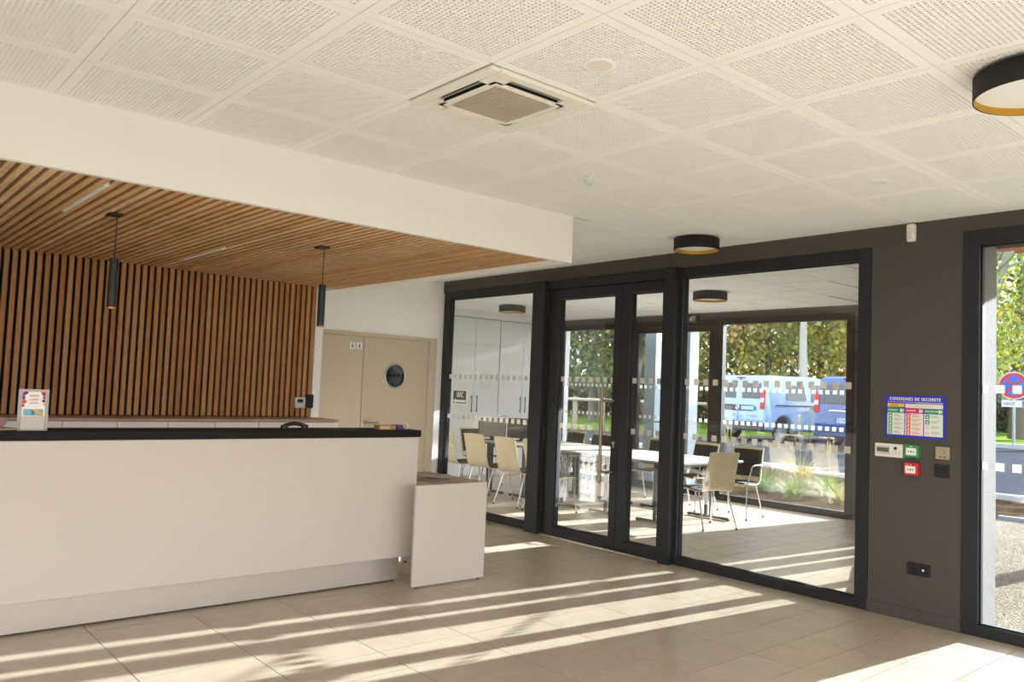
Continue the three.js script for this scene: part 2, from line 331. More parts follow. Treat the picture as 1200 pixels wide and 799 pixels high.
{
  // proud posts beside the door
  const d = struct('door_1');
  part(d, 'post', bx(-6.52, -6.33, 0, 2.665, ZP + 0.075, zb, 0.004), M.frame);
  part(d, 'post', bx(-4.72, -4.60, 0, 2.665, ZP + 0.075, zb, 0.004), M.frame);
  part(d, 'head', bx(-6.33, -4.72, 2.575, 2.665, zf + 0.02, zb, 0.004), M.frame);
  const leaf = (x0, x1, wl, wr) => {
    const l = part(d, 'door_leaf', [bx(x0, x0 + wl, 0.008, 2.57, zf, zb, 0.005), bx(x1 - wr, x1, 0.008, 2.57, zf, zb, 0.005), bx(x0 + wl, x1 - wr, 2.468, 2.57, zf, zb, 0.005), bx(x0 + wl, x1 - wr, 0.008, 0.105, zf, zb, 0.005)], M.frame);
    part(l, 'glazing_bead', frameRect(x0 + wl, x1 - wr, 0.105, 2.468, 0.008, zg + 0.022, zg - 0.022), M.gasket);
    const g = part(l, 'glass', bx(x0 + wl, x1 - wr, 0.105, 2.468, zg - 0.003, zg + 0.003), M.glass);
    return [l, g];
  };
  const [l1] = leaf(-6.326, -5.302, 0.16, 0.085), [l2] = leaf(-5.296, -4.724, 0.115, 0.07);
  squares(d, -6.16, -5.4, 1.63, zg + 0.0035, 'marking_squares'); squares(d, -6.16, -5.4, 1.145, zg + 0.0035, 'marking_squares');
  squares(d, -5.18, -4.8, 1.63, zg + 0.0035, 'marking_squares'); squares(d, -5.18, -4.8, 1.145, zg + 0.0035, 'marking_squares');
  const zh = ZP + 0.085;
  part(l1, 'pull_handle', [rod([-5.445, 0.63, zh], [-5.445, 1.545, zh], 0.016, 16), rod([-5.445, 0.74, zh], [-5.36, 0.74, ZP], 0.010), rod([-5.445, 1.43, zh], [-5.36, 1.43, ZP], 0.010), rod([-5.445, 0.74, zh], [-5.345, 0.74, zh], 0.0115), rod([-5.445, 1.43, zh], [-5.345, 1.43, zh], 0.0115)], M.bronze, 'tall bronze pull handle on the wider door leaf');
  part(l1, 'lock_cylinder', [cyl(0, 0, 0, 0.016, 0.016, 0.012, 20).rotateX(Math.PI / 2).translate(-5.347, 1.02, ZP + 0.008), bx(-5.353, -5.341, 0.975, 1.02, ZP + 0.004, ZP + 0.012, 0.002)], M.steel, 'steel lock cylinder');
  for (const y of [0.30, 1.05, 1.72, 2.36]) part(d, 'hinge', rod([-6.318, y - 0.06, ZP + 0.02], [-6.318, y + 0.06, ZP + 0.02], 0.013), M.black);
  part(d, 'threshold', bx(-6.33, -4.72, 0, 0.008, zf + 0.03, zb - 0.02), M.steel);
}
// exterior window on the right
{
  const o = struct('window_3');
  const xs = [-2.2, -0.35, 1.5, 3.35];
  part(o, 'window_frame', [bx(-2.2, XR, 2.6, 2.705, ZP + 0.01, ZP - 0.09, 0.004), bx(-2.2, XR, 0, 0.075, ZP + 0.01, ZP - 0.09, 0.004), bx(-2.2, -2.095, 0.075, 2.6, ZP + 0.01, ZP - 0.09, 0.004), ...xs.slice(1).map((x) => bx(x - 0.05, x + 0.05, 0.075, 2.6, ZP + 0.01, ZP - 0.09, 0.004))], M.frame);
  part(o, 'glazing_bead', frameRect(-2.095, -0.4, 0.075, 2.6, 0.01, ZP - 0.02, ZP - 0.06), M.gasket);
  part(o, 'glass', bx(-2.095, XR, 0.075, 2.6, ZP - 0.037, ZP - 0.043), M.glassTint);
  squares(o, -2.115, -1.0, 1.63, ZP - 0.0365, 'marking_square', true); squares(o, -2.115, -1.0, 1.117, ZP - 0.0365, 'marking_square', true);
}
// meeting room: far wall with windows and door, slanted glazed wall, ceiling
{
  const wf = struct('wall_far');
  part(wf, 'lintel', bx(-11.3, -4.72, 2.68, HM + 0.05, ZF, ZF - 0.25), M.dark);
  part(wf, 'pier', bx(-5.12, -4.72, 0, 2.68, ZF, ZF - 0.25), M.dark);
  part(wf, 'pier', bx(-11.3, -10.62, 0, 2.68, ZF, ZF - 0.25), M.white);
  const win = (n, x0, x1, yTop, parts) => {
    const o = struct('window_' + n), z0 = ZF + 0.01, z1 = ZF - 0.08, zq = ZF - 0.04;
    part(o, 'window_frame', [bx(x0, x0 + 0.07, 0, 2.68, z0, z1, 0.004), bx(x1 - 0.1, x1, 0, 2.68, z0, z1, 0.004), bx(x0 + 0.07, x1 - 0.1, yTop, 2.68, z0, z1, 0.004), bx(x0 + 0.07, x1 - 0.1, 0, 0.09, z0, z1, 0.004)], M.frame);
    part(o, 'glass', bx(x0 + 0.07, x1 - 0.1, 0.09, yTop, zq - 0.003, zq + 0.003), M.glassClear);
    squares(o, x0 + 0.07, x1 - 0.1, 1.63, zq + 0.0035, 'marking_squares'); squares(o, x0 + 0.07, x1 - 0.1, 1.145, zq + 0.0035, 'marking_squares');
  };
  win(4, -7.2, -5.12, 2.59); win(5, -10.62, -8.95, 2.59);
  const d = struct('door_2');
  part(d, 'door_frame', [bx(-8.95, -8.86, 0, 2.68, ZF + 0.012, ZF - 0.09, 0.004), bx(-7.27, -7.2, 0, 2.68, ZF + 0.012, ZF - 0.09, 0.004), bx(-8.86, -7.27, 2.6, 2.68, ZF + 0.012, ZF - 0.09, 0.004)], M.frame);
  for (const [x0, x1, lev] of [[-8.855, -8.07, -8.36], [-8.065, -7.275, 0]]) {
    const l = part(d, 'door_leaf', frameRect(x0, x1, 0.01, 2.595, 0.095, ZF + 0.005, ZF - 0.08, 0.12), M.frame);
    part(l, 'glass', bx(x0 + 0.095, x1 - 0.095, 0.13, 2.5, ZF - 0.037, ZF - 0.043), M.glassClear);
    squares(l, x0 + 0.1, x1 - 0.1, 1.63, ZF - 0.0365, 'marking_squares'); squares(l, x0 + 0.1, x1 - 0.1, 1.145, ZF - 0.0365, 'marking_squares');
    if (lev) part(l, 'door_handle', [rod([-8.1, 1.08, ZF], [-8.1, 1.08, ZF + 0.06], 0.011), rod([-8.1, 1.08, ZF + 0.06], [-8.33, 1.08, ZF + 0.06], 0.011)], M.black);
  }
  // slanted wall: posts and rails along x = slX(z)
  const sw = struct('window_6'), dir = V(0.45, 0, 1).normalize(), ang = Math.atan2(dir.x, dir.z);
  const at = (za, zb2, y0, y1, dep) => { const xa = slX(za), xb = slX(zb2), l = Math.hypot(xb - xa, zb2 - za), g = uvm(new THREE.BoxGeometry(dep, y1 - y0, l)); g.rotateY(ang); g.translate((xa + xb) / 2, (y0 + y1) / 2, (za + zb2) / 2); return g; };
  part(sw, 'window_frame', [at(-10.2, -5.95, 0, 0.09, 0.08), at(-10.2, -5.95, 2.6, 2.78, 0.08), at(-10.25, -8.93, 0.05, 2.7, 0.12), at(-8.62, -8.38, 0.09, 2.6, 0.09), at(-8.12, -7.86, 0.09, 2.6, 0.09), at(-7.09, -6.96, 0.09, 2.6, 0.09), at(-6.57, -5.95, 0.09, 2.6, 0.1)], M.frame);
  part(sw, 'glass', at(-8.93, -6.57, 0.09, 2.6, 0.006), M.glassTint);
  const sg = [];
  for (let z = -8.9; z < -6.5; z += 0.092) for (const y of [1.63, 1.145]) { const g = uvm(new THREE.BoxGeometry(0.0006, sq, sq)); g.translate(-0.0035, 0, 0); g.rotateY(ang); g.translate(slX(z), y, z); sg.push(g); }
  stuffPart(sw, 'marking_squares', sg, M.film);
  const mc = struct('ceiling_meeting');
  const sh = new THREE.Shape([[-11.4, -ZF + 0.25], [-11.4, -ZP + 0.09], [slX(ZP) + 0.11, -ZP + 0.09], [slX(ZF) + 0.15, -ZF + 0.25]].map((p) => new THREE.Vector2(...p)));
  const eg = new THREE.ExtrudeGeometry(sh, { depth: 0.3, bevelEnabled: false }); eg.rotateX(-Math.PI / 2); eg.translate(0, HM + 0.012, 0);
  part(mc, 'ceiling_slab', uvm(eg), M.white);
  const cache = new Map();
  for (let j = -1; j <= 16; j++) for (let i = 8; i <= 16; i++) {
    const x1 = -1.2957 - 0.6119 * j; let x0 = x1 - 0.6119, z1 = Math.min(-0.7783 - 0.6078 * i, ZP - 0.16), z0 = Math.max(-0.7783 - 0.6078 * (i + 1), ZF);
    x0 = Math.max(x0, -11.2);
    if (z1 - z0 < 0.05 || x1 - x0 < 0.05 || x1 > slX(z0) + 0.05) continue;
    // plain tile with a proud smooth border round its field
    const w = x1 - x0 - 0.003, dd = z1 - z0 - 0.003, key = w.toFixed(3) + dd.toFixed(3);
    if (!cache.has(key)) cache.set(key, merge([...frameGrid(w, dd)]));
    const o = part(mc, 'ceiling_tile', cache.get(key), M.ceiling); o.position.set(x0, HM, z0);
  }
  function frameGrid(w, d) { const b = 0.04; return [bx(0, w, 0, 0.012, 0, b), bx(0, w, 0, 0.012, d - b, d), bx(0, b, 0, 0.012, b, d - b), bx(w - b, w, 0, 0.012, b, d - b), bx(b, w - b, 0.003, 0.012, b, d - b)]; }
}
// ---------------------------------------------------------------- toilet door
{
  const d = struct('door_3'), x = XW;
  part(d, 'door_frame', [bx(x - 0.1, x + 0.018, 0, 2.09, -4.24, -4.31, 0.004), bx(x - 0.1, x + 0.018, 0, 2.09, -5.755, -5.85, 0.004), bx(x - 0.1, x + 0.018, 2.045, 2.09, -4.31, -5.755, 0.004)], M.doorframe);
  part(d, 'fixed_panel', bx(x - 0.06, x - 0.012, 0.005, 2.043, -4.312, -4.836, 0.003), M.doorpaint);
  const sh = new THREE.Shape([[4.842, 0.005], [5.752, 0.005], [5.752, 2.043], [4.842, 2.043]].map((p) => new THREE.Vector2(...p)));
  const hole = new THREE.Path(); hole.absarc(5.277, 1.604, 0.135, 0, Math.PI * 2); sh.holes.push(hole);
  const lg = new THREE.ExtrudeGeometry(sh, { depth: 0.048, bevelEnabled: false, curveSegments: 40 }); lg.rotateY(Math.PI / 2); lg.translate(x - 0.06, 0, 0);
  const leaf = part(d, 'door_leaf', uvm(lg), M.doorpaint);
  part(leaf, 'porthole_ring', new THREE.TorusGeometry(0.14, 0.012, 12, 48).rotateY(Math.PI / 2).translate(x - 0.01, 1.604, -5.277), M.steel, 'pale metal ring of the round window');
  part(leaf, 'porthole_glass', cyl(0, 0, 0, 0.134, 0.134, 0.012, 40).rotateZ(Math.PI / 2).translate(x - 0.03, 1.604, -5.277), phy({ color: '#101212', roughness: 0.08, specularIntensity: 0.6 }), 'dark round window');
  part(leaf, 'door_handle', [rod([x - 0.012, 1.05, -4.9], [x + 0.05, 1.05, -4.9], 0.011), rod([x + 0.05, 1.05, -4.9], [x + 0.05, 1.05, -5.04], 0.010), cyl(0, 0, 0, 0.026, 0.026, 0.008, 24).rotateZ(Math.PI / 2).translate(x - 0.008, 1.05, -4.9), cyl(0, 0, 0, 0.022, 0.022, 0.008, 24).rotateZ(Math.PI / 2).translate(x - 0.008, 0.98, -4.9)], M.steel);
}
// ---------------------------------------------------------------- printed signs
function board(parent, name, w, h, t, map, place, label) {
  const g = new THREE.BoxGeometry(w, h, t), u = g.attributes.uv, n = g.attributes.normal;
  for (let i = 0; i < u.count; i++) if (n.getZ(i) < 0.5) u.setXY(i, 0.005, 0.005);
  const m = part(parent, name, g, std({ map, roughness: 0.5 }), label); place && place(m); return m;
}
{
  const man = (c, x, y, s, skirt) => { c.fillStyle = '#22242c'; c.beginPath(); c.arc(x, y - s * 0.38, s * 0.1, 0, 7); c.fill(); c.beginPath(); if (skirt) { c.moveTo(x - s * 0.08, y - s * 0.25); c.lineTo(x + s * 0.08, y - s * 0.25); c.lineTo(x + s * 0.2, y + s * 0.15); c.lineTo(x - s * 0.2, y + s * 0.15); } else c.rect(x - s * 0.15, y - s * 0.25, s * 0.3, s * 0.36); c.fill(); c.fillRect(x - s * 0.1, y + s * 0.08, s * 0.08, s * 0.34); c.fillRect(x + s * 0.02, y + s * 0.08, s * 0.08, s * 0.34); };
  for (const [z, sk, l] of [[-4.685, true, 'small white toilet pictogram plate, left of the pair on the beige door'], [-4.775, false, 'small white toilet pictogram plate, right of the pair on the beige door']]) {
    const t = thing('toilet_sign', l, 'sign', [XW - 0.012, 1.93, z], Math.PI / 2);
    board(t, 'plate', 0.078, 0.085, 0.004, canvasTex(128, 128, (c) => { c.fillStyle = '#c9c6cf'; c.fillRect(0, 0, 128, 128); c.fillStyle = '#e4e2e6'; c.fillRect(10, 8, 108, 112); man(c, 64, 68, 100, sk); }), (m) => { m.position.z = 0.002; });
  }
  const wc = thing('toilet_direction_sign', 'grey and white WC sign with left arrow stuck on the left glass panel', 'sign', [-7.9, 1.382, zg + 0.004], 0);
  board(wc, 'plate', 0.3, 0.19, 0.003, canvasTex(300, 190, (c) => {
    c.fillStyle = '#f1f0ea'; c.fillRect(0, 0, 300, 190); c.fillStyle = '#56554f'; c.fillRect(22, 20, 256, 150);
    c.fillStyle = '#f4f3ee'; c.font = 'bold 92px sans-serif'; c.textAlign = 'center'; c.fillText('WC', 160, 98);
    c.beginPath(); c.moveTo(18, 143); c.lineTo(75, 112); c.lineTo(75, 128); c.lineTo(270, 128); c.lineTo(270, 158); c.lineTo(75, 158); c.lineTo(75, 174); c.fill();
  }), (m) => { m.position.z = 0.002; });
  const ex = thing('exit_sign', 'small emergency exit sign with running figure under the meeting room ceiling', 'sign', [-7.66, 2.69, ZF + 0.05], 0);
  part(ex, 'housing', bx(-0.1, 0.1, -0.06, 0.06, -0.04, 0.02, 0.006), M.darkgrey);
  board(ex, 'face', 0.15, 0.1, 0.004, canvasTex(150, 100, (c) => { c.fillStyle = '#35433c'; c.fillRect(0, 0, 150, 100); c.fillStyle = '#e9efe9'; c.fillRect(92, 14, 40, 74); c.fillStyle = '#35433c'; c.fillRect(100, 22, 24, 66); c.fillStyle = '#e9efe9'; c.beginPath(); c.arc(66, 24, 10, 0, 7); c.fill(); c.lineWidth = 11; c.strokeStyle = '#e9efe9'; c.beginPath(); c.moveTo(62, 36); c.lineTo(54, 60); c.lineTo(70, 74); c.lineTo(62, 92); c.moveTo(54, 60); c.lineTo(32, 80); c.moveTo(60, 42); c.lineTo(84, 52); c.moveTo(60, 42); c.lineTo(38, 48); c.stroke(); }), (m) => { m.position.z = 0.023; });
}
// ---------------------------------------------------------------- safety poster and wall devices
{
  const p = thing('safety_poster', 'blue bordered poster of safety instructions on the dark wall', 'poster', [-2.513, 1.42, ZP], 0);
  board(p, 'sheet', 0.415, 0.3, 0.004, canvasTex(1000, 720, (c) => {
    c.fillStyle = '#2a2fb4'; c.fillRect(0, 0, 1000, 720); c.fillStyle = '#f3f2ec'; c.font = 'bold 74px sans-serif'; c.textAlign = 'center';
    c.save(); c.translate(500, 88); c.scale(0.96, 1); c.fillText('CONSIGNES DE SECURITE', 0, 0); c.restore();
    c.fillStyle = '#d9d9e8'; c.fillRect(40, 112, 920, 7); c.fillRect(520, 126, 440, 6);
    const col = [[40, 290, '#2f8f57', '#dfe8dc', '#2f8f57', 'ACCIDENT'], [345, 300, '#d63036', '#f2d9cc', '#d63036', 'INCENDIE'], [660, 300, '#2f8f57', '#dfe8dc', '#2f8f57', 'EVACUATION']];
    c.fillStyle = '#e8bd2c'; c.fillRect(40, 142, 290, 60); c.fillStyle = '#ece7cf'; c.fillRect(345, 142, 615, 70);
    c.fillStyle = '#2c2c2c'; c.font = 'bold 34px sans-serif'; c.fillText('ALERTER', 150, 184); c.fillStyle = '#c2b98e'; c.fillRect(365, 160, 500, 8); c.fillRect(365, 182, 420, 8);
    for (const [x, w, h, b, ic, tx] of col) {
      c.fillStyle = h; c.fillRect(x, 220, w, 78); c.fillStyle = '#f4f4f0'; c.font = 'bold 34px sans-serif'; c.textAlign = 'left'; c.fillText(tx, x + 12, 270); c.fillRect(x + w - 70, 232, 26, 54); c.fillRect(x + w - 34, 236, 22, 46);
      c.fillStyle = b; c.fillRect(x, 304, w, 372);
      const n = ic === '#d63036' ? 5 : (tx === 'EVACUATION' ? 4 : 5), st = 360 / n;
      for (let k = 0; k < n; k++) { const y = 314 + k * st, s = Math.min(st - 8, 74), ring = tx === 'EVACUATION' && k > 1; c.fillStyle = ring ? '#f2efe8' : ic; c.fillRect(x + 20, y, 66, s); c.strokeStyle = '#f5f3ec'; c.fillStyle = '#f5f3ec'; c.lineWidth = 7; if (ring) { c.strokeStyle = '#d63036'; c.beginPath(); c.arc(x + 53, y + s / 2, 26, 0, 7); c.moveTo(x + 36, y + s / 2 - 18); c.lineTo(x + 70, y + s / 2 + 18); c.stroke(); } else { c.beginPath(); c.arc(x + 53, y + s * 0.3, 9, 0, 7); c.fill(); c.fillRect(x + 40, y + s * 0.5, 28, s * 0.3); } c.fillStyle = '#9a948a'; for (let q = 0; q < 3; q++) c.fillRect(x + 112, y + 10 + q * 16, (w - 140) * (0.6 + 0.35 * ((k * 3 + q * 5) % 4) / 3), 6); }
    }
  }), (m) => { m.position.z = 0.003; });
  const al = thing('alarm_panel', 'white alarm control box with small grey display on the dark wall', 'alarm box', [-2.68, 1.172, ZP]);
  part(al, 'housing', bx(-0.1, 0.1, -0.048, 0.048, 0, 0.035, 0.005), M.plastic);
  part(al, 'display', bx(-0.083, 0.003, -0.012, 0.018, 0.033, 0.037, 0.001), std({ color: '#5c6455', roughness: 0.2 }));
  part(al, 'display_surround', bx(-0.09, 0.01, -0.03, 0.03, 0.034, 0.0362), std({ color: '#cbbfae', roughness: 0.5 }));
  part(al, 'key_switch', cyl(0, 0, 0, 0.011, 0.011, 0.01, 20).rotateX(Math.PI / 2).translate(0.05, 0.018, 0.036), std({ color: '#2b3b34', roughness: 0.4 }));
  for (let k = 0; k < 6; k++) part(al, 'button', bx(0.025 + (k % 3) * 0.022, 0.037 + (k % 3) * 0.022, -0.024 + Math.floor(k / 3) * 0.016, -0.016 + Math.floor(k / 3) * 0.016, 0.034, 0.0375, 0.001), M.laminate2);
  const call = (name, mat, label, x, y, c1, word) => {
    const t = thing(name, label, 'call point', [x, y, ZP]);
    part(t, 'housing', bx(-0.048, 0.048, -0.045, 0.045, 0, 0.045, 0.006), mat);
    board(t, 'front_plate', 0.07, 0.05, 0.003, canvasTex(140, 100, (c) => { c.fillStyle = '#efeee8'; c.fillRect(0, 0, 140, 100); c.fillStyle = '#3a3a3a'; c.beginPath(); c.arc(70, 50, 13, 0, 7); c.fill(); c.beginPath(); c.moveTo(22, 50); c.lineTo(42, 36); c.lineTo(42, 64); c.moveTo(118, 50); c.lineTo(98, 36); c.lineTo(98, 64); c.fill(); }), (m) => { m.position.set(0, -0.004, 0.0455); });
    board(t, 'header_print', 0.05, 0.014, 0.002, canvasTex(100, 28, (c) => { c.fillStyle = c1; c.fillRect(0, 0, 100, 28); c.fillStyle = '#f3f2ec'; if (word) { c.font = 'bold 22px sans-serif'; c.fillText('FEU', 8, 22); c.beginPath(); c.moveTo(74, 26); c.lineTo(90, 26); c.lineTo(82, 4); c.fill(); } else { c.fillRect(34, 4, 12, 20); c.fillRect(54, 4, 12, 20); } }), (m) => { m.position.set(word ? -0.012 : 0, 0.031, 0.0455); });
  };
  call('release_call_point', M.green, 'green emergency release call point on the dark wall', -2.517, 1.18, '#2f8f4a', false);
  call('fire_call_point', M.red, 'red fire alarm call point below the green one', -2.521, 1.054, '#c4252a', true);
  const ks = thing('key_switch_plate', 'beige metal key switch plate right of the green call point', 'switch', [-2.322, 1.181, ZP]);
  part(ks, 'plate', bx(-0.045, 0.045, -0.043, 0.043, 0, 0.012, 0.003), M.beige);
  part(ks, 'lock', cyl(0, 0, 0, 0.014, 0.014, 0.012, 20).rotateX(Math.PI / 2).translate(0.003, 0.008, 0.014), M.steel);
  for (const s of [-0.012, 0.016]) part(ks, 'indicator', cyl(0, 0, 0, 0.005, 0.005, 0.006, 14).rotateX(Math.PI / 2).translate(s, -0.026, 0.013), M.black);
  const bs = thing('blank_plate', 'black square wall plate with round cover below the beige plate', 'switch', [-2.325, 1.058, ZP]);
  part(bs, 'plate', bx(-0.047, 0.047, -0.045, 0.045, 0, 0.011, 0.003), M.black);
  part(bs, 'round_cover', cyl(0, 0, 0, 0.03, 0.03, 0.008, 32).rotateX(Math.PI / 2).translate(0, 0, 0.013), M.blackmatt);
  const so = thing('double_socket', 'black double wall socket low on the dark wall', 'socket', [-2.474, 0.362, ZP]);
  part(so, 'plate', bx(-0.078, 0.078, -0.042, 0.042, 0, 0.011, 0.003), M.black);
  part(so, 'power_socket', [new THREE.TorusGeometry(0.021, 0.003, 8, 32).translate(-0.036, 0, 0.012), cyl(0, 0, 0, 0.003, 0.003, 0.012, 10).rotateX(Math.PI / 2).translate(-0.045, 0, 0.012), cyl(0, 0, 0, 0.003, 0.003, 0.012, 10).rotateX(Math.PI / 2).translate(-0.027, 0, 0.012), cyl(0, 0, 0, 0.003, 0.003, 0.016, 10).rotateX(Math.PI / 2).translate(-0.036, 0.01, 0.014)], M.blackmatt);
  part(so, 'round_outlet', cyl(0, 0, 0, 0.022, 0.022, 0.006, 28).rotateX(Math.PI / 2).translate(0.034, 0, 0.012), M.blackmatt);
  part(so, 'outlet_pin', cyl(0, 0, 0, 0.008, 0.008, 0.008, 18).rotateX(Math.PI / 2).translate(0.034, 0.002, 0.014), M.plastic, 'white round pin of the outlet');
  const pir = thing('motion_detector', 'white motion detector at the top of the dark wall', 'detector', [-2.54, 2.735, ZP]);
  part(pir, 'housing', bx(-0.03, 0.03, -0.065, 0.065, 0, 0.045, 0.014), M.plastic);
  part(pir, 'lens', bx(-0.02, 0.02, -0.05, 0.005, 0.035, 0.05, 0.008), std({ color: '#d9d6cc', roughness: 0.3 }));
  part(pir, 'indicator', cyl(0, 0, 0, 0.004, 0.004, 0.006, 10).rotateX(Math.PI / 2).translate(-0.004, 0.03, 0.045), M.greyplastic);
}
// ---------------------------------------------------------------- lamps
function ceilingLamp(x, z, y, r, label) {
  const t = thing('ceiling_lamp', label, 'ceiling lamp', [x, y, z]);
  part(t, 'mount', cyl(0, -0.006, 0, r * 0.72, r * 0.72, 0.014, 48), M.black);
  part(t, 'drum', lathe([[r * 0.7, -0.013], [r, -0.013], [r, -0.105], [r - 0.004, -0.105], [r - 0.004, -0.018]], 72), M.blackmatt);
  part(t, 'inner_ring', lathe([[r - 0.0045, -0.104], [r - 0.0055, -0.104], [r - 0.0055, -0.06], [r - 0.0045, -0.06]], 72), M.gold, 'gold inside of the drum');
  part(t, 'diffuser', cyl(0, -0.07, 0, r - 0.006, r - 0.006, 0.012, 64), M.diffuser);
  return t;
}
ceilingLamp(-4.09, -5.47, HC, 0.185, 'black drum ceiling lamp with gold inside, in front of the dark lintel above the door');
ceilingLamp(-1.03, -3.5, HC, 0.225, 'large black drum ceiling lamp cut by the right edge of the photo');
ceilingLamp(-5.93, -8.23, HM, 0.205, 'black drum ceiling lamp seen through the right glass panel');
ceilingLamp(-9.42, -8.05, HM, 0.205, 'black drum ceiling lamp seen through the left glass panel');
function pendant(z, label) {
  const t = thing('pendant_lamp', label, 'pendant lamp', [-5.27, HS, z]);
  part(t, 'canopy', bx(-0.055, 0.055, -0.012, 0, -0.02, 0.055, 0.004), M.black);
  part(t, 'cord', rod([0, -0.01, 0], [0, -0.275, 0], 0.0035, 8), M.black);
  part(t, 'lamp_body', [lathe([[0.0001, -0.27], [0.024, -0.27], [0.026, -0.274], [0.026, -0.567], [0.022, -0.567], [0.022, -0.54], [0.0001, -0.54]], 32)], M.black);
  part(t, 'gold_rim', lathe([[0.0262, -0.564], [0.0262, -0.572], [0.022, -0.572], [0.022, -0.564], [0.0262, -0.564]], 32), M.gold);
}
pendant(-1.335, 'slim black cylinder pendant lamp on the left, in front of the slatted wall');
pendant(-2.715, 'slim black cylinder pendant lamp on the right, beside the end of the slatted wall');
// ---------------------------------------------------------------- air conditioner, discs, detector
{
  const t = thing('air_conditioner', 'square white ceiling air conditioner with slots and centre grille', 'air conditioner', [-2.825, HC, -2.298]);
  const h = 0.302;
  part(t, 'casing', [bx(-h, h, 0.0, 0.25, -h, h)], M.felt);
  part(t, 'fascia', [bx(-h, h, -0.02, 0.0, 0.2525, h, 0.006), bx(-h, h, -0.02, 0.0, -h, -0.2525, 0.006), bx(-h, -0.2525, -0.02, 0, -0.2525, 0.2525, 0.003), bx(0.2525, h, -0.02, 0, -0.2525, 0.2525, 0.003), bx(0.155, 0.2525, -0.02, 0, 0.155, 0.2525), bx(-0.2525, -0.155, -0.02, 0, 0.155, 0.2525), bx(0.155, 0.2525, -0.02, 0, -0.2525, -0.155), bx(-0.2525, -0.155, -0.02, 0, -0.2525, -0.155), bx(-0.205, 0.205, -0.02, 0, 0.19, 0.205), bx(-0.205, 0.205, -0.02, 0, -0.205, -0.19), bx(0.19, 0.205, -0.02, 0, -0.19, 0.19), bx(-0.205, -0.19, -0.02, 0, -0.19, 0.19)], M.plastic);
  for (let k = 0; k < 4; k++) {
    const s = part(t, 'air_slot', k > 1 ? bx(-0.154, 0.154, -0.001, 0.0, 0.206, 0.252) : [bx(-0.154, 0.154, -0.001, 0.0, 0.206, 0.252), bx(-0.154, 0.154, -0.0185, -0.001, 0.2055, 0.209)], M.black); s.rotation.y = k * Math.PI / 2;
    const g = k > 1 ? bx(-0.152, 0.152, -0.023, -0.018, 0.206, 0.252, 0.002) : bx(-0.15, 0.15, -0.012, -0.009, 0.22, 0.232, 0.001);
    const f = part(t, 'louver', g, k > 1 ? M.plastic : M.greyplastic); f.rotation.y = k * Math.PI / 2;
  }
  const gr = part(t, 'grille_frame', [bx(-0.19, 0.19, -0.024, -0.002, 0.172, 0.19, 0.004), bx(-0.19, 0.19, -0.024, -0.002, -0.19, -0.172, 0.004), bx(0.172, 0.19, -0.024, -0.002, -0.172, 0.172, 0.004), bx(-0.19, -0.172, -0.024, -0.002, -0.172, 0.172, 0.004), bx(-0.172, 0.172, -0.004, -0.001, -0.172, 0.172)], M.plastic);
  const bars = []; for (let k = 0; k < 22; k++) { const z = -0.165 + k * 0.0157; bars.push(bx(-0.172, 0.172, -0.021, -0.012, z - 0.004, z + 0.004)); }
  stuffPart(gr, 'grille_bars', bars, M.laminate2);
  const disc = (x, z, r, label) => { const d = thing('ceiling_speaker', label, 'ceiling speaker', [x, HC, z]); part(d, 'rim', lathe([[r * 0.8, 0], [r * 0.8, -0.006], [r, -0.004], [r, 0.002]], 48), M.ceiling); part(d, 'cover', cyl(0, -0.004, 0, r * 0.79, r * 0.79, 0.006, 40), std({ color: '#e3dbd0', roughness: 0.8 })); };
  disc(-2.22, -2.303, 0.065, 'round white ceiling disc right of the air conditioner');
  disc(-2.211, -4.698, 0.06, 'round white ceiling disc toward the right window');
  const sd = thing('smoke_detector', 'small square ceiling detector with translucent dome beyond the air conditioner', 'detector', [-3.456, HC, -3.529]);
  part(sd, 'base', bx(-0.045, 0.045, -0.012, 0, -0.045, 0.045, 0.004), M.plastic);
  part(sd, 'dome', new THREE.SphereGeometry(0.03, 24, 12, 0, Math.PI * 2, Math.PI / 2, Math.PI / 2).translate(0, -0.012, 0), phy({ color: '#dfeeee', roughness: 0.25, transmission: 0.3, thickness: 0 }));
}
// ---------------------------------------------------------------- reception desk
{
  const t = thing('reception_desk', 'long white reception desk with black counter slab and recessed plinth', 'reception desk', [-5.3, 0, -1.6]);
  const z0 = -2.01, z1 = 2.6;
  part(t, 'front_panel', bx(-0.02, 0.02, 0.195, 1.1, z0, z1, 0.002), M.laminate);
  part(t, 'counter_slab', bx(-0.3, 0.03, 1.103, 1.155, z0 - 0.015, z1, 0.003), M.slab);
  part(t, 'plinth', bx(-0.55, -0.045, 0.012, 0.3, z0 + 0.09, z1, 0.002), M.plinth);
  part(t, 'end_panel', bx(-0.75, -0.02, 0.195, 1.1, z0, z0 + 0.04, 0.002), M.laminate);
  part(t, 'work_surface', bx(-0.8, -0.02, 0.72, 0.75, z0 + 0.04, z1, 0.003), M.oakgrey);
  for (const z of [z0 + 0.13, z0 + 1.42, z0 + 2.9]) part(t, 'levelling_foot', cyl(-0.07, 0.006, z, 0.012, 0.014, 0.012, 16), M.black);
  const c = thing('low_counter', 'low white counter table with grey wood top at the end of the desk', 'counter', [-5.06, 0, -3.79]);
  part(c, 'front_panel', bx(-0.025, 0.0, 0.012, 0.757, -0.345, 0.33, 0.0015), M.laminate);
  part(c, 'top', bx(-0.83, -0.025, 0.727, 0.755, -0.345, 0.165, 0.001), M.oakgrey);
  part(c, 'rear_leg_panel', bx(-0.82, -0.795, 0.012, 0.727, -0.345, -0.1, 0.001), M.laminate2);
  for (const [x, z] of [[-0.012, -0.3], [-0.012, 0.29], [-0.807, -0.3], [-0.807, -0.14]]) part(c, 'levelling_foot', cyl(x, 0.006, z, 0.01, 0.011, 0.012, 14), M.black);
}
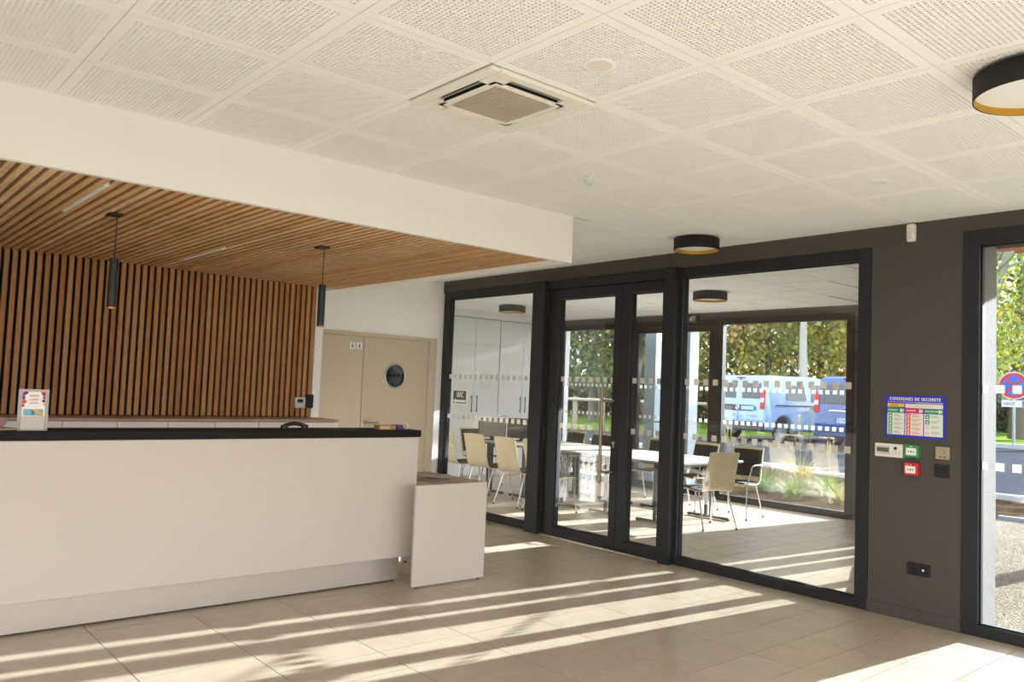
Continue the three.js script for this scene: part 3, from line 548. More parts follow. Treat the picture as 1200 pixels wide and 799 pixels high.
function flyer(name, label, x, y, z, turn, w, d, bg, blot) {
  const t = thing(name, label, 'magazine', [x, y, z], turn);
  const g = new RoundedBoxGeometry(w, 0.006, d, 1, 0.002), u = g.attributes.uv, p = g.attributes.position;
  for (let i = 0; i < p.count; i++) u.setXY(i, p.getX(i) / w + 0.5, 0.5 - p.getZ(i) / d);
  part(t, 'pages', g.translate(0, 0.003, 0), std({ roughness: 0.5, map: canvasTex(256, 256, (c) => { c.fillStyle = bg; c.fillRect(0, 0, 256, 256); blot(c); }) }));
  return t;
}
flyer('magazine', 'dark covered magazine on the low counter table beside the desk end', -5.36, 0.755, -3.80, 0.5, 0.21, 0.29, '#6b625a', (c) => { c.fillStyle = '#2a2724'; c.fillRect(20, 20, 150, 120); c.fillStyle = '#d7cfc2'; c.fillRect(30, 170, 180, 16); c.fillStyle = '#b06a50'; c.fillRect(180, 40, 60, 90); });
flyer('leaflet', 'pale grey leaflet on the low counter table beside the dark magazine', -5.55, 0.755, -3.98, -0.2, 0.21, 0.29, '#bdb4a6', (c) => { c.fillStyle = '#8f877b'; for (let k = 0; k < 7; k++) c.fillRect(30, 40 + k * 26, 190 - (k % 3) * 30, 7); });
// on the counter
{
  const y = 1.155;
  const h = thing('brochure_holder', 'clear brochure holder with a colourful programme on the black counter', 'brochure holder', [-5.375, y, -0.985], 1.42);
  const acr = phy({ color: '#e6ddd0', roughness: 0.25, transmission: 0.35, thickness: 0 });
  const sheet = (name, w, hh, m, yy, zz, tilt) => { const g = new RoundedBoxGeometry(w, hh, 0.004, 2, 0.0019); g.translate(0, hh / 2, 0); g.rotateX(tilt); g.translate(0, yy, zz); return part(h, name, g, m); };
  sheet('back_plate', 0.155, 0.235, acr, 0.002, -0.02, -0.16);
  part(h, 'base_plate', bx(-0.075, 0.075, 0, 0.004, -0.09, 0.045, 0.0015), acr);
  const leg = new RoundedBoxGeometry(0.14, 0.15, 0.004, 1, 0.0015); leg.translate(0, 0.075, 0); leg.rotateX(0.35); leg.translate(0, 0, -0.09); part(h, 'rear_support', leg, acr);
  sheet('pocket_front', 0.12, 0.075, acr, 0.003, 0.012, -0.16);
  const front = new THREE.BoxGeometry(0.115, 0.21, 0.012); front.translate(0, 0.105, 0); front.rotateX(-0.16); front.translate(0, 0.012, -0.004);
  part(h, 'programme', front, std({ roughness: 0.5, map: canvasTex(256, 468, (c) => {
    c.fillStyle = '#efe9df'; c.fillRect(0, 0, 256, 468);
    const bl = (x, yy, r, col) => { c.fillStyle = col; c.beginPath(); c.arc(x, yy, r, 0, 7); c.fill(); };
    for (const [x, yy, r, col] of [[14, 30, 26, '#a33a6a'], [40, 12, 22, '#4b2a6a'], [10, 80, 24, '#5a3b86'], [22, 130, 26, '#d0405a'], [8, 180, 20, '#c5364f'], [240, 24, 28, '#8f2f62'], [222, 6, 18, '#d0405a'], [246, 74, 22, '#c5364f'], [238, 118, 20, '#52307a'], [250, 160, 18, '#e3c34a']]) bl(x, yy, r, col);
    c.fillStyle = '#75707a'; c.font = 'bold 30px sans-serif'; c.textAlign = 'center'; c.fillText('SAISON', 130, 62); c.fillStyle = '#d4453c'; c.font = 'bold 38px sans-serif'; c.fillText('CUMA', 128, 116); c.fillStyle = '#8a8490'; c.fillRect(86, 134, 90, 6); c.fillRect(76, 150, 110, 5);
    c.fillStyle = '#6fb3c2'; c.fillRect(20, 226, 220, 84); c.fillStyle = '#e9a431'; c.beginPath(); c.moveTo(120, 232); c.quadraticCurveTo(210, 226, 240, 300); c.lineTo(240, 330); c.quadraticCurveTo(190, 270, 120, 250); c.fill();
    c.fillStyle = '#22303a'; c.fillRect(112, 236, 10, 60); c.fillRect(128, 252, 12, 44); c.fillStyle = '#d4453c'; c.fillRect(34, 320, 24, 10); c.fillRect(130, 320, 34, 10); c.fillStyle = '#4a4a78'; c.fillRect(70, 322, 46, 8); c.fillRect(180, 320, 40, 10);
    c.fillStyle = '#cfc2b4'; c.fillRect(0, 352, 256, 116); c.fillStyle = '#7a7480'; c.fillRect(40, 384, 180, 12); c.fillRect(40, 402, 160, 10); c.fillStyle = '#c25a50'; c.fillRect(70, 428, 120, 9);
  }) }));
  const bk = thing('open_booklet', 'open booklet with a curled page at the left end of the black counter', 'booklet', [-5.44, y, -0.755], 0.35);
  part(bk, 'pages', bx(-0.11, 0.11, 0, 0.012, -0.13, 0.1, 0.004), M.oakgrey);
  const cg = new THREE.PlaneGeometry(0.2, 0.11, 1, 12); { const p = cg.attributes.position; for (let i = 0; i < p.count; i++) { const s = (p.getY(i) + 0.055) / 0.11; p.setXYZ(i, p.getX(i), 0.013 + 0.055 * s * s, -0.02 - 0.09 * s * (1 - 0.3 * s)); } cg.computeVertexNormals(); }
  part(bk, 'curled_page', cg, std({ color: '#b78e88', roughness: 0.6, side: THREE.DoubleSide }));
  const ph = thing('telephone_handset', 'black curved telephone handset on the counter before the back units', 'telephone', [-5.47, y, -2.66], 0.05);
  const arc = []; for (let k = 0; k <= 14; k++) { const a = k / 14; arc.push([0, 0.02 + 0.018 * Math.sin(Math.PI * a), -0.085 + 0.17 * a]); }
  part(ph, 'handle', tube(arc, 0.0145, 28, 12), M.black);
  for (const s of [-1, 1]) part(ph, s < 0 ? 'earpiece' : 'mouthpiece', cyl(0, 0.014, 0.082 * s, 0.024, 0.026, 0.026, 24), M.black);
  const bo = thing('cardboard_box', 'small flat brown carton on the right end of the black counter', 'box', [-5.38, y, -3.36], -0.1);
  part(bo, 'carton', bx(-0.05, 0.05, 0, 0.033, -0.07, 0.07, 0.002), std({ color: '#a5805a', roughness: 0.8 }));
  part(bo, 'label_strip', bx(0.0495, 0.0508, 0.006, 0.028, -0.02, 0.06), std({ color: '#c9b08a', roughness: 0.7 }));
  const pb = thing('purple_box', 'small purple box beside the brown carton on the counter', 'box', [-5.38, y, -3.475], 0.1);
  part(pb, 'carton', bx(-0.035, 0.035, 0, 0.034, -0.03, 0.03, 0.002), std({ color: '#4a3f70', roughness: 0.6 }));
  part(pb, 'lid', bx(-0.0355, 0.0355, 0.026, 0.036, -0.0305, 0.0305, 0.002), std({ color: '#5b4f86', roughness: 0.6 }));
  const wt = thing('tape_roll', 'small white translucent roll at the very end of the black counter', 'tape roll', [-5.38, y, -3.55], 0.4);
  part(wt, 'roll', new THREE.TorusGeometry(0.018, 0.008, 12, 32).translate(0, 0.026, 0), M.plastic);
  part(wt, 'core', new THREE.TorusGeometry(0.011, 0.003, 8, 24).translate(0, 0.026, 0), M.greyplastic);
}
// ---------------------------------------------------------------- back counter along the slatted wall
{
  const t = thing('back_counter', 'white low counter with drawers along the slatted wall', 'counter', [-7.3, 0, -1.6]);
  const z0 = -2.26, z1 = 1.7;
  part(t, 'carcass', bx(-0.2, 0.26, 0.08, 1.118, z0, z1, 0.002), M.laminate2);
  part(t, 'top', bx(-0.2, 0.283, 1.122, 1.142, z0 - 0.01, z1, 0.003), M.oakgrey);
  part(t, 'plinth', bx(-0.2, 0.22, 0, 0.08, z0 + 0.02, z1), M.darkgrey);
  for (let z = z0 + 0.004; z < z1 - 0.1; z += 0.395) {
    part(t, 'drawer_front', bx(0.262, 0.28, 0.94, 1.116, z, z + 0.389, 0.002), M.drawer);
    part(t, 'door_front', bx(0.262, 0.28, 0.085, 0.93, z, z + 0.389, 0.002), M.drawer);
  }
  const th = thing('thermostat', 'small pale control panel with dark screen on the slatted wall', 'control panel', [XSW, 1.285, -3.705], Math.PI / 2);
  part(th, 'housing', bx(-0.06, 0.06, -0.055, 0.055, 0, 0.022, 0.005), M.greyplastic);
  part(th, 'faceplate', bx(-0.056, 0.056, -0.051, 0.051, 0.02, 0.024, 0.003), std({ color: '#c5c2ba', roughness: 0.5 }));
  part(th, 'display', bx(-0.03, 0.03, 0.0, 0.034, 0.022, 0.0255, 0.001), M.black);
  for (let k = 0; k < 3; k++) part(th, 'button', bx(-0.03 + k * 0.024, -0.018 + k * 0.024, -0.032, -0.022, 0.022, 0.026, 0.002), M.plastic);
  const rd = thing('card_reader', 'black rectangular box right of the pale control panel on the slatted wall', 'control panel', [XSW, 1.3, -3.806], Math.PI / 2);
  part(rd, 'housing', bx(-0.04, 0.04, -0.068, 0.068, 0, 0.03, 0.006), M.black);
  part(rd, 'faceplate', bx(-0.034, 0.034, -0.06, 0.06, 0.028, 0.033, 0.003), M.blackmatt);
}
// ---------------------------------------------------------------- meeting room furniture
function cupboard(z0, z1, label) {
  const t = thing('tall_cupboard', label, 'cupboard', [XC, 0, (z0 + z1) / 2]);
  const h = (z1 - z0) / 2;
  part(t, 'carcass', bx(-0.55, -0.022, 0, 2.67, -h + 0.002, h - 0.002), M.laminate2);
  for (const s of [-1, 1]) {
    const d = part(t, 'door', bx(-0.02, 0, 0.06, 2.655, s < 0 ? -h + 0.004 : 0.003, s < 0 ? -0.003 : h - 0.004, 0.002), std({ color: '#dfe0dd', roughness: 0.35 }));
    part(d, 'handle', [rod([0.032, 1.1, s * 0.055], [0.032, 1.38, s * 0.055], 0.008, 10), rod([0, 1.13, s * 0.055], [0.032, 1.13, s * 0.055], 0.006, 8), rod([0, 1.35, s * 0.055], [0.032, 1.35, s * 0.055], 0.006, 8)], M.darkgrey);
  }
}
struct('trim_1', bx(XC - 0.55, XC - 0.02, 2.675, HM, ZF, ZP - 0.16), M.white);
cupboard(-9.93, -8.87, 'tall white double door cupboard nearer the far windows in the meeting room');
cupboard(-8.86, -7.8, 'tall white double door cupboard seen at the left of the left glass panel');
cupboard(-7.79, -6.73, 'tall white double door cupboard hidden behind the partition edge');

function makeTable() {
  const t = thing('meeting_table', 'x', 'table');
  part(t, 'table_top', bx(-0.385, 0.385, 0.715, 0.74, -0.65, 0.65, 0.004), M.tabletop);
  part(t, 'edge_band', [bx(-0.388, 0.388, 0.716, 0.738, 0.648, 0.653), bx(-0.388, 0.388, 0.716, 0.738, -0.653, -0.648), bx(-0.388, -0.384, 0.716, 0.738, -0.648, 0.648), bx(0.384, 0.388, 0.716, 0.738, -0.648, 0.648)], M.greyplastic);
  for (const z of [-0.5, 0.5]) {
    const l = part(t, 'leg', [bx(-0.055, -0.02, 0.03, 0.7, z - 0.02, z + 0.02, 0.005), bx(0.02, 0.055, 0.03, 0.7, z - 0.02, z + 0.02, 0.005)], M.darkgrey);
    part(l, 'foot_bar', bx(-0.31, 0.31, 0.008, 0.036, z - 0.03, z + 0.03, 0.01), M.darkgrey);
    part(l, 'bracket', bx(-0.28, 0.28, 0.69, 0.715, z - 0.025, z + 0.025, 0.003), M.darkgrey);
    for (const s of [-0.29, 0.29]) part(l, 'glide', cyl(s, 0.005, z, 0.015, 0.017, 0.01, 12), M.black);
  }
  part(t, 'modesty_beam', bx(-0.02, 0.02, 0.64, 0.7, -0.5, 0.5, 0.004), M.greyplastic);
  return t;
}
const tables = [[-6.14, 'white topped table with twin column legs at the right end of the row'], [-6.92, 'white topped table, second from the right end of the row'], [-7.70, 'white topped table seen through the wide door leaf, third from the right'], [-8.48, 'white topped table behind the beech chair backs, right of the monitors'], [-9.26, 'white topped table carrying the monitors']];
const table0 = makeTable();
tables.forEach(([x, l], i) => { const t = i ? table0.clone() : table0; if (i) { t.name = numbered('meeting_table'); scene.add(t); } t.position.set(x, 0, -8.1); t.userData = { label: l, category: 'table', group: 'meeting tables in a row' }; });

// chair: faces +z
function sheetGeo(profile, w, th, bow) {
  // profile: list of [z, y]; a bent plywood sheet w wide, bowed across its width
  const nx = 8, pos = [], idx = [], n = profile.length;
  const nor = profile.map((p, i) => { const a = profile[Math.max(0, i - 1)], b = profile[Math.min(n - 1, i + 1)], dz = b[0] - a[0], dy = b[1] - a[1], l = Math.hypot(dz, dy); return [-dy / l, dz / l]; });
  const uv = [];
  for (const side of [0, 1]) for (let i = 0; i < n; i++) for (let j = 0; j <= nx; j++) {
    const u = j / nx * 2 - 1, o = side * th + bow(i / (n - 1)) * u * u, wi = w(i / (n - 1));
    pos.push(u * wi / 2, profile[i][1] + nor[i][1] * o, profile[i][0] + nor[i][0] * o); uv.push(u * wi / 2, i * 0.05);
  }
  const id = (s, i, j) => s * n * (nx + 1) + i * (nx + 1) + j;
  for (let i = 0; i < n - 1; i++) for (let j = 0; j < nx; j++) { idx.push(id(1, i, j), id(1, i + 1, j), id(1, i + 1, j + 1), id(1, i, j), id(1, i + 1, j + 1), id(1, i, j + 1)); idx.push(id(0, i, j), id(0, i + 1, j + 1), id(0, i + 1, j), id(0, i, j), id(0, i, j + 1), id(0, i + 1, j + 1)); }
  const rim = []; for (let j = 0; j <= nx; j++) rim.push([0, j]); for (let i = 1; i < n; i++) rim.push([i, nx]); for (let j = nx - 1; j >= 0; j--) rim.push([n - 1, j]); for (let i = n - 2; i > 0; i--) rim.push([i, 0]);
  for (let k = 0; k < rim.length; k++) { const [a, b] = rim[k], [c, d] = rim[(k + 1) % rim.length]; idx.push(id(0, a, b), id(1, a, b), id(1, c, d), id(0, a, b), id(1, c, d), id(0, c, d)); }
  const g = new THREE.BufferGeometry(); g.setAttribute('position', new THREE.Float32BufferAttribute(pos, 3)); g.setAttribute('uv', new THREE.Float32BufferAttribute(uv, 2)); g.setIndex(idx);
  const h = g.toNonIndexed(); h.computeVertexNormals(); return g2(h, g);
}
function g2(h) { return h; }
const chairProfile = new THREE.CatmullRomCurve3([[0.235, 0.44], [0.20, 0.455], [0.08, 0.452], [-0.06, 0.442], [-0.155, 0.447], [-0.195, 0.49], [-0.215, 0.57], [-0.245, 0.72], [-0.285, 0.885]].map(([z, y]) => V(0, y, z)), false, 'catmullrom', 0.5).getPoints(36).map((p) => [p.z, p.y]);
const fabric = std({ color: '#2b2927', roughness: 0.95 });
function makeChair(arms) {
  const t = thing(arms ? 'stacking_armchair' : 'stacking_chair', 'x', 'chair');
  const wid = (s) => s < 0.45 ? 0.43 : 0.43 - 0.03 * (s - 0.45), bow = (s) => 0.012 + 0.02 * Math.max(0, s - 0.45);
  part(t, 'plywood_shell', sheetGeo(chairProfile, wid, 0.011, bow), M.beech);
  const up = chairProfile.slice(1, 19).map(([z, y]) => [z, y + 0.0125]);
  part(t, 'seat_pad', sheetGeo(up, () => 0.40, 0.016, () => 0.012), fabric, 'black upholstered seat pad');
  const bp = chairProfile.slice(24, 36).map(([z, y]) => [z + 0.013, y + 0.004]);
  part(t, 'back_pad', sheetGeo(bp, () => 0.385, 0.014, () => 0.025), fabric, 'black upholstered front of the back');
  for (const s of [-1, 1]) {
    part(t, 'leg', [rod([s * 0.17, 0.435, 0.12], [s * 0.215, 0.43, 0.17], 0.0095), rod([s * 0.215, 0.432, 0.17], [s * 0.245, 0.012, 0.225], 0.0095)], M.chrome);
    part(t, 'leg', [rod([s * 0.17, 0.432, -0.06], [s * 0.2, 0.43, -0.11], 0.0095), rod([s * 0.2, 0.432, -0.11], [s * 0.235, 0.012, -0.255], 0.0095)], M.chrome);
    part(t, 'foot_cap', cyl(s * 0.245, 0.01, 0.225, 0.0125, 0.014, 0.02, 12), M.black); part(t, 'foot_cap', cyl(s * 0.235, 0.01, -0.255, 0.0125, 0.014, 0.02, 12), M.black);
    part(t, 'seat_rail', rod([s * 0.17, 0.432, 0.14], [s * 0.17, 0.43, -0.09], 0.009), M.chrome);
    if (arms) part(t, 'armrest', tube([[s * 0.22, 0.43, 0.165], [s * 0.25, 0.56, 0.15], [s * 0.262, 0.655, 0.12], [s * 0.262, 0.672, 0.05], [s * 0.262, 0.67, -0.1], [s * 0.258, 0.65, -0.17], [s * 0.222, 0.62, -0.215]], 0.009, 40, 8), M.chrome, 'chrome tube armrest');
  }
  part(t, 'cross_bar', rod([-0.17, 0.43, 0.1], [0.17, 0.43, 0.1], 0.009), M.chrome);
  return t;
}
const chairs = [
  [0, -8.02, -7.12, Math.PI, 'beech backed chair, second from the right of the row in the left panel'],
  [0, -7.42, -7.09, Math.PI - 0.06, 'beech backed chair half hidden by the black post at the left panel edge'],
  [0, -8.70, -7.14, Math.PI + 0.03, 'beech backed chair left of centre in front of the monitors'],
  [0, -9.36, -7.14, Math.PI - 0.04, 'beech backed chair at the left edge of the left glass panel'],
  [0, -10.02, -8.05, Math.PI / 2 + 0.1, 'chair with dark upholstered back end on, at the left end of the tables'],
  [1, -5.73, -7.98, -Math.PI / 2 - 0.28, 'beech backed chair with chrome arms at the right end of the tables'],
  [1, -6.02, -9.03, 0.12, 'black fronted armchair behind the right table end, facing the hall'],
  [1, -6.74, -9.05, -0.05, 'black fronted armchair second from the right on the window side'],
  [1, -7.50, -9.07, 0.06, 'black fronted chair behind the tables, seen through the narrow door leaf'],
  [1, -8.66, -9.07, 0.05, 'black fronted chair on the window side, right one seen through the wide door leaf'],
  [1, -9.28, -9.09, -0.05, 'black fronted chair on the window side, left one seen through the wide door leaf'],
];
const proto = {};
for (const [k, x, z, r, l] of chairs) {
  let c;
  if (!proto[k]) c = proto[k] = makeChair(!!k); else { c = proto[k].clone(); c.name = numbered(k ? 'stacking_armchair' : 'stacking_chair'); scene.add(c); }
  c.position.set(x, 0, z); c.rotation.set(0, r, 0); c.userData = { label: l, category: 'chair', group: 'chairs round the meeting tables' };
}
function monitor(x, z, turn, w, h, scr, label) {
  const t = thing('monitor', label, 'monitor', [x, 0.74, z], turn);
  part(t, 'housing', bx(-w / 2, w / 2, 0.045, 0.045 + h, -0.02, 0.015, 0.006), M.black);
  part(t, 'screen', bx(-w / 2 + 0.012, w / 2 - 0.012, 0.057, 0.033 + h, 0.014, 0.0165), scr);
  part(t, 'stand', [bx(-0.03, 0.03, 0.01, 0.2, -0.05, -0.02, 0.004), bx(-0.12, 0.12, 0, 0.012, -0.1, 0.06, 0.004)], M.blackmatt);
  part(t, 'cable', tube([[0.05, 0.2, -0.03], [0.1, h + 0.06, -0.05], [0.2, h + 0.075, -0.05], [w / 2 - 0.04, h + 0.03, -0.03]], 0.004, 20, 6), M.black);
}
monitor(-9.36, -7.70, 0.8, 0.41, 0.28, std({ color: '#8d8a80', roughness: 0.3 }), 'grey faced monitor, left of the two on the meeting tables');
monitor(-9.06, -8.02, 0.8, 0.43, 0.29, std({ color: '#1c1d1e', roughness: 0.12 }), 'black screen monitor, right of the two on the meeting tables');
// ---------------------------------------------------------------- outside: ground
const smooth = (a, b, x) => { const t = Math.min(1, Math.max(0, (x - a) / (b - a))); return t * t * (3 - 2 * t); };
const hgt = (x, z) => -0.04 + 0.38 * smooth(13, 22, Math.hypot(x, z));
const nTex = (seedOff, base, amp, fine, rep) => tex(512, 512, (u, v) => { const w = fbm(u + seedOff, v, 1, 6) - 0.5, f = L[6](u, v + seedOff) - 0.5; return base.map((b, i) => b + amp * w * (i === 1 ? 1 : 0.85) + fine * f); }, rep);
const gravelTex = nTex(0.1, [0.80, 0.77, 0.70], 0.08, 0.62, [0.42, 0.42]);
M.gravel = phy({ specularIntensity: 0, ior: 1.02, color: '#a09b93', map: gravelTex, roughness: 1, bumpMap: gravelTex, bumpScale: 0.006 });
M.asphalt = phy({ specularIntensity: 0, ior: 1.02, color: '#585a5e', map: nTex(0.3, [0.82, 0.82, 0.83], 0.12, 0.16, [0.5, 0.5]), roughness: 0.9 });
M.grass = phy({ specularIntensity: 0, ior: 1.02, color: '#8fa35a', map: nTex(0.5, [0.78, 0.82, 0.66], 0.5, 0.35, [0.35, 0.35]), roughness: 1 });
M.mulch = phy({ specularIntensity: 0, ior: 1.02, color: '#77695a', map: nTex(0.7, [0.62, 0.58, 0.52], 0.7, 0.9, [0.45, 0.45]), roughness: 1 });
M.concrete = phy({ specularIntensity: 0, ior: 1.02, color: '#b3ada2', map: nTex(0.9, [0.86, 0.86, 0.85], 0.14, 0.08, [0.4, 0.4]), roughness: 0.9 });
M.kerb = phy({ specularIntensity: 0, ior: 1.02, color: '#bcbcb9', roughness: 0.9 });
M.timber = std({ color: '#c98f5e', map: woodTex([0.8, 3], 0.05), roughness: 0.7 });
function terrain(poly, step, lift, mat, name, kind = 'structure') {
  // polygon in x, z cut into a grid of squares that follow the ground's height
  const [x0, x1, z0, z1] = poly, nx = Math.max(1, Math.round((x1 - x0) / step)), nz = Math.max(1, Math.round((z1 - z0) / step));
  const g = new THREE.PlaneGeometry(x1 - x0, z1 - z0, nx, nz); g.rotateX(-Math.PI / 2); g.translate((x0 + x1) / 2, 0, (z0 + z1) / 2);
  const p = g.attributes.position, uv = g.attributes.uv;
  for (let i = 0; i < p.count; i++) { p.setY(i, hgt(p.getX(i), p.getZ(i)) + lift); uv.setXY(i, p.getX(i), p.getZ(i)); }
  g.computeVertexNormals(); const m = struct(name, g, mat); m.userData.kind = kind; return m;
}
terrain([-120, 90, -130, -6.0], 2.5, -0.06, M.grass, 'lawn');
terrain([-14.5, 60, -27, -14.7], 1.5, 0.0, M.asphalt, 'road');
terrain([-34, -14.5, -18.6, -14.7], 1.5, 0.0, M.asphalt, 'road');
terrain([-30, -14.5, -14.7, -10.3], 1.5, 0.0, M.concrete, 'pavement');
terrain([-14.5, 12, -14.7, -12.6], 0.7, 0.02, M.mulch, 'planting_bed');
terrain([-14.5, -4.2, -12.6, -11.15], 0.7, 0.02, M.mulch, 'planting_bed');
terrain([-14.5, 12, -12.6, -10.0], 0.6, 0.01, M.concrete, 'pavement');
terrain([-4.2, 12, -12.6, -6.1], 0.6, 0.018, M.gravel, 'gravel_forecourt');
terrain([3.7, 40, -6.1, 34], 2.5, 0.0, M.gravel, 'gravel_forecourt');
terrain([-16, 3.7, 4.45, 34], 2.5, 0.0, M.gravel, 'gravel_forecourt');
for (let k = 0; k < 14; k++) { // kerb stones between bed and road, and beyond the road
  const x = -14 + k * 2; struct('kerb', bx(x, x + 1.98, hgt(x, -14.7) - 0.1, hgt(x + 1, -14.7) + 0.1, -14.78, -14.63, 0.015), M.kerb);
  struct('kerb', bx(x, x + 1.98, hgt(x, -27) - 0.1, hgt(x + 1, -27) + 0.14, -27.08, -26.93, 0.015), M.kerb);
}
struct('edging', bx(-4.2, 12, -0.05, 0.03, -12.66, -12.58, 0.006), M.galv);
// window reveal and timber canopy over the right window
{
  struct('trim_2', [bx(-2.24, -2.10, 0, 2.7, ZP - 0.095, ZP - 0.32)], std({ color: '#7f7a72', roughness: 0.9, bumpMap: plasterBump, bumpScale: 0.0012 }));
  const c = struct('canopy');
  const n = 16, x0 = -2.75, x1 = 3.6, y = (z) => 2.62 + (z + 6.26) * -0.165;
  for (let k = 0; k < n; k++) { const za = -6.26 - k * 0.148, zc = za - 0.142, g = bx(k < 3 ? -2.2 : x0, x1, 0, 0.022, za, zc); const p = g.attributes.position; for (let i = 0; i < p.count; i++) p.setY(i, p.getY(i) + y(p.getZ(i))); part(c, 'soffit_board', g, M.timber); }
  const rg = bx(x0, x1, 0.04, 0.16, -6.26, -8.62); const p = rg.attributes.position; for (let i = 0; i < p.count; i++) p.setY(i, p.getY(i) + y(p.getZ(i))); part(c, 'roof_deck', rg, M.darkgrey);
  part(c, 'fascia', bx(x0, x1, y(-8.62) - 0.02, y(-8.62) + 0.16, -8.62, -8.66), M.timber);
}
function column(x, z, label) {
  const t = thing('steel_column', label, 'column', [x, hgt(x, z), z]);
  part(t, 'shaft', bx(-0.12, 0.12, 0, 3.2, -0.12, 0.12, 0.01), M.galv);
  part(t, 'base_plate', bx(-0.17, 0.17, 0, 0.06, -0.17, 0.17, 0.004), M.galv);
}
column(-9.12, -11.1, 'grey square column outside, seen through the narrow door leaf');
column(-8.40, -11.1, 'grey square column outside, seen at the left of the right glass panel');
column(-2.33, -11.5, 'grey square canopy column outside, just beyond the right window edge');
// ---------------------------------------------------------------- fence, sign, house
{
  const dir = V(0.324, 0, -0.946).normalize(), o = V(-18.7, 0, -15.2), ang = Math.atan2(-dir.z, dir.x);
  const t = thing('rail_fence', 'low wooden rail fence across the lawn behind the door', 'fence', [o.x, hgt(o.x, o.z), o.z], ang);
  for (let k = 0; k < 8; k++) { part(t, 'post', bx(k * 0.95 - 0.06, k * 0.95 + 0.06, -0.1, 1.02, -0.06, 0.06, 0.02), std({ color: '#9a8a74', roughness: 0.9 })); part(t, 'rail', rod([k * 0.95, 0.94, 0.07], [k * 0.95 + 0.95, 0.94, 0.07], 0.05, 10), std({ color: '#b6a68e', roughness: 0.9 })); }
  const s = thing('no_stopping_sign', 'round blue no stopping sign with red cross on a post by the road', 'road sign', [-8.57, hgt(-8.57, -26.92), -26.92], 0.31);
  part(s, 'post', rod([0, -0.1, -0.06], [0, 2.3, -0.06], 0.04, 16), M.galv);
  const disc = cyl(0, 0, 0, 0.41, 0.41, 0.02, 56); disc.rotateX(Math.PI / 2);
  part(s, 'disc_back', disc.clone().translate(0, 1.86, -0.005), M.galv);
  const face = new THREE.CircleGeometry(0.4, 56); face.translate(0, 1.86, 0.012);
  part(s, 'disc_face', face, std({ roughness: 0.35, map: canvasTex(256, 256, (c) => { c.fillStyle = '#b8302f'; c.fillRect(0, 0, 256, 256); c.fillStyle = '#2b5fc0'; c.beginPath(); c.arc(128, 128, 92, 0, 7); c.fill(); c.strokeStyle = '#b8302f'; c.lineWidth = 24; c.beginPath(); c.moveTo(60, 60); c.lineTo(196, 196); c.moveTo(196, 60); c.lineTo(60, 196); c.stroke(); c.strokeStyle = '#d8d8d8'; c.lineWidth = 6; c.beginPath(); c.arc(128, 128, 124, 0, 7); c.stroke(); }) }));
  board(s, 'supplementary_plate', 0.72, 0.2, 0.015, canvasTex(360, 100, (c) => { c.fillStyle = '#dcdee0'; c.fillRect(0, 0, 360, 100); c.fillStyle = '#3c3f46'; c.font = 'bold 64px sans-serif'; c.fillText('SAUF', 18, 74); c.fillStyle = '#2d6fd0'; c.fillRect(258, 8, 92, 84); c.strokeStyle = '#f2f4f6'; c.lineWidth = 8; c.beginPath(); c.arc(300, 66, 18, 0.4, 4.6); c.moveTo(298, 30); c.lineTo(300, 58); c.lineTo(322, 58); c.lineTo(330, 80); c.stroke(); c.fillStyle = '#f2f4f6'; c.beginPath(); c.arc(297, 22, 7, 0, 7); c.fill(); }), (m) => { m.position.set(0.05, 1.33, 0.012); });
  const h = thing('house', 'pale ochre house far behind the trees in the right window', 'house', [-19.5, hgt(-19, -58), -58], 0.3);
  part(h, 'wall', bx(-7, 7, 0, 5, -4, 4), std({ color: '#cdb98c', roughness: 0.9 }));
  const rs = new THREE.Shape([[-4.5, 5], [4.5, 5], [0, 7.6]].map((p) => new THREE.Vector2(...p))); const rg = new THREE.ExtrudeGeometry(rs, { depth: 14.8, bevelEnabled: false }); rg.rotateY(Math.PI / 2); rg.translate(-7.4, 0, 0); part(h, 'roof', rg, std({ color: '#8c5a44', roughness: 0.9 }));
  for (let k = 0; k < 5; k++) for (const y of [1, 3.2]) part(h, 'window', bx(-5.8 + k * 2.6, -4.8 + k * 2.6, y, y + 1.3, 3.98, 4.06), std({ color: '#4b5258', roughness: 0.2 }));
}
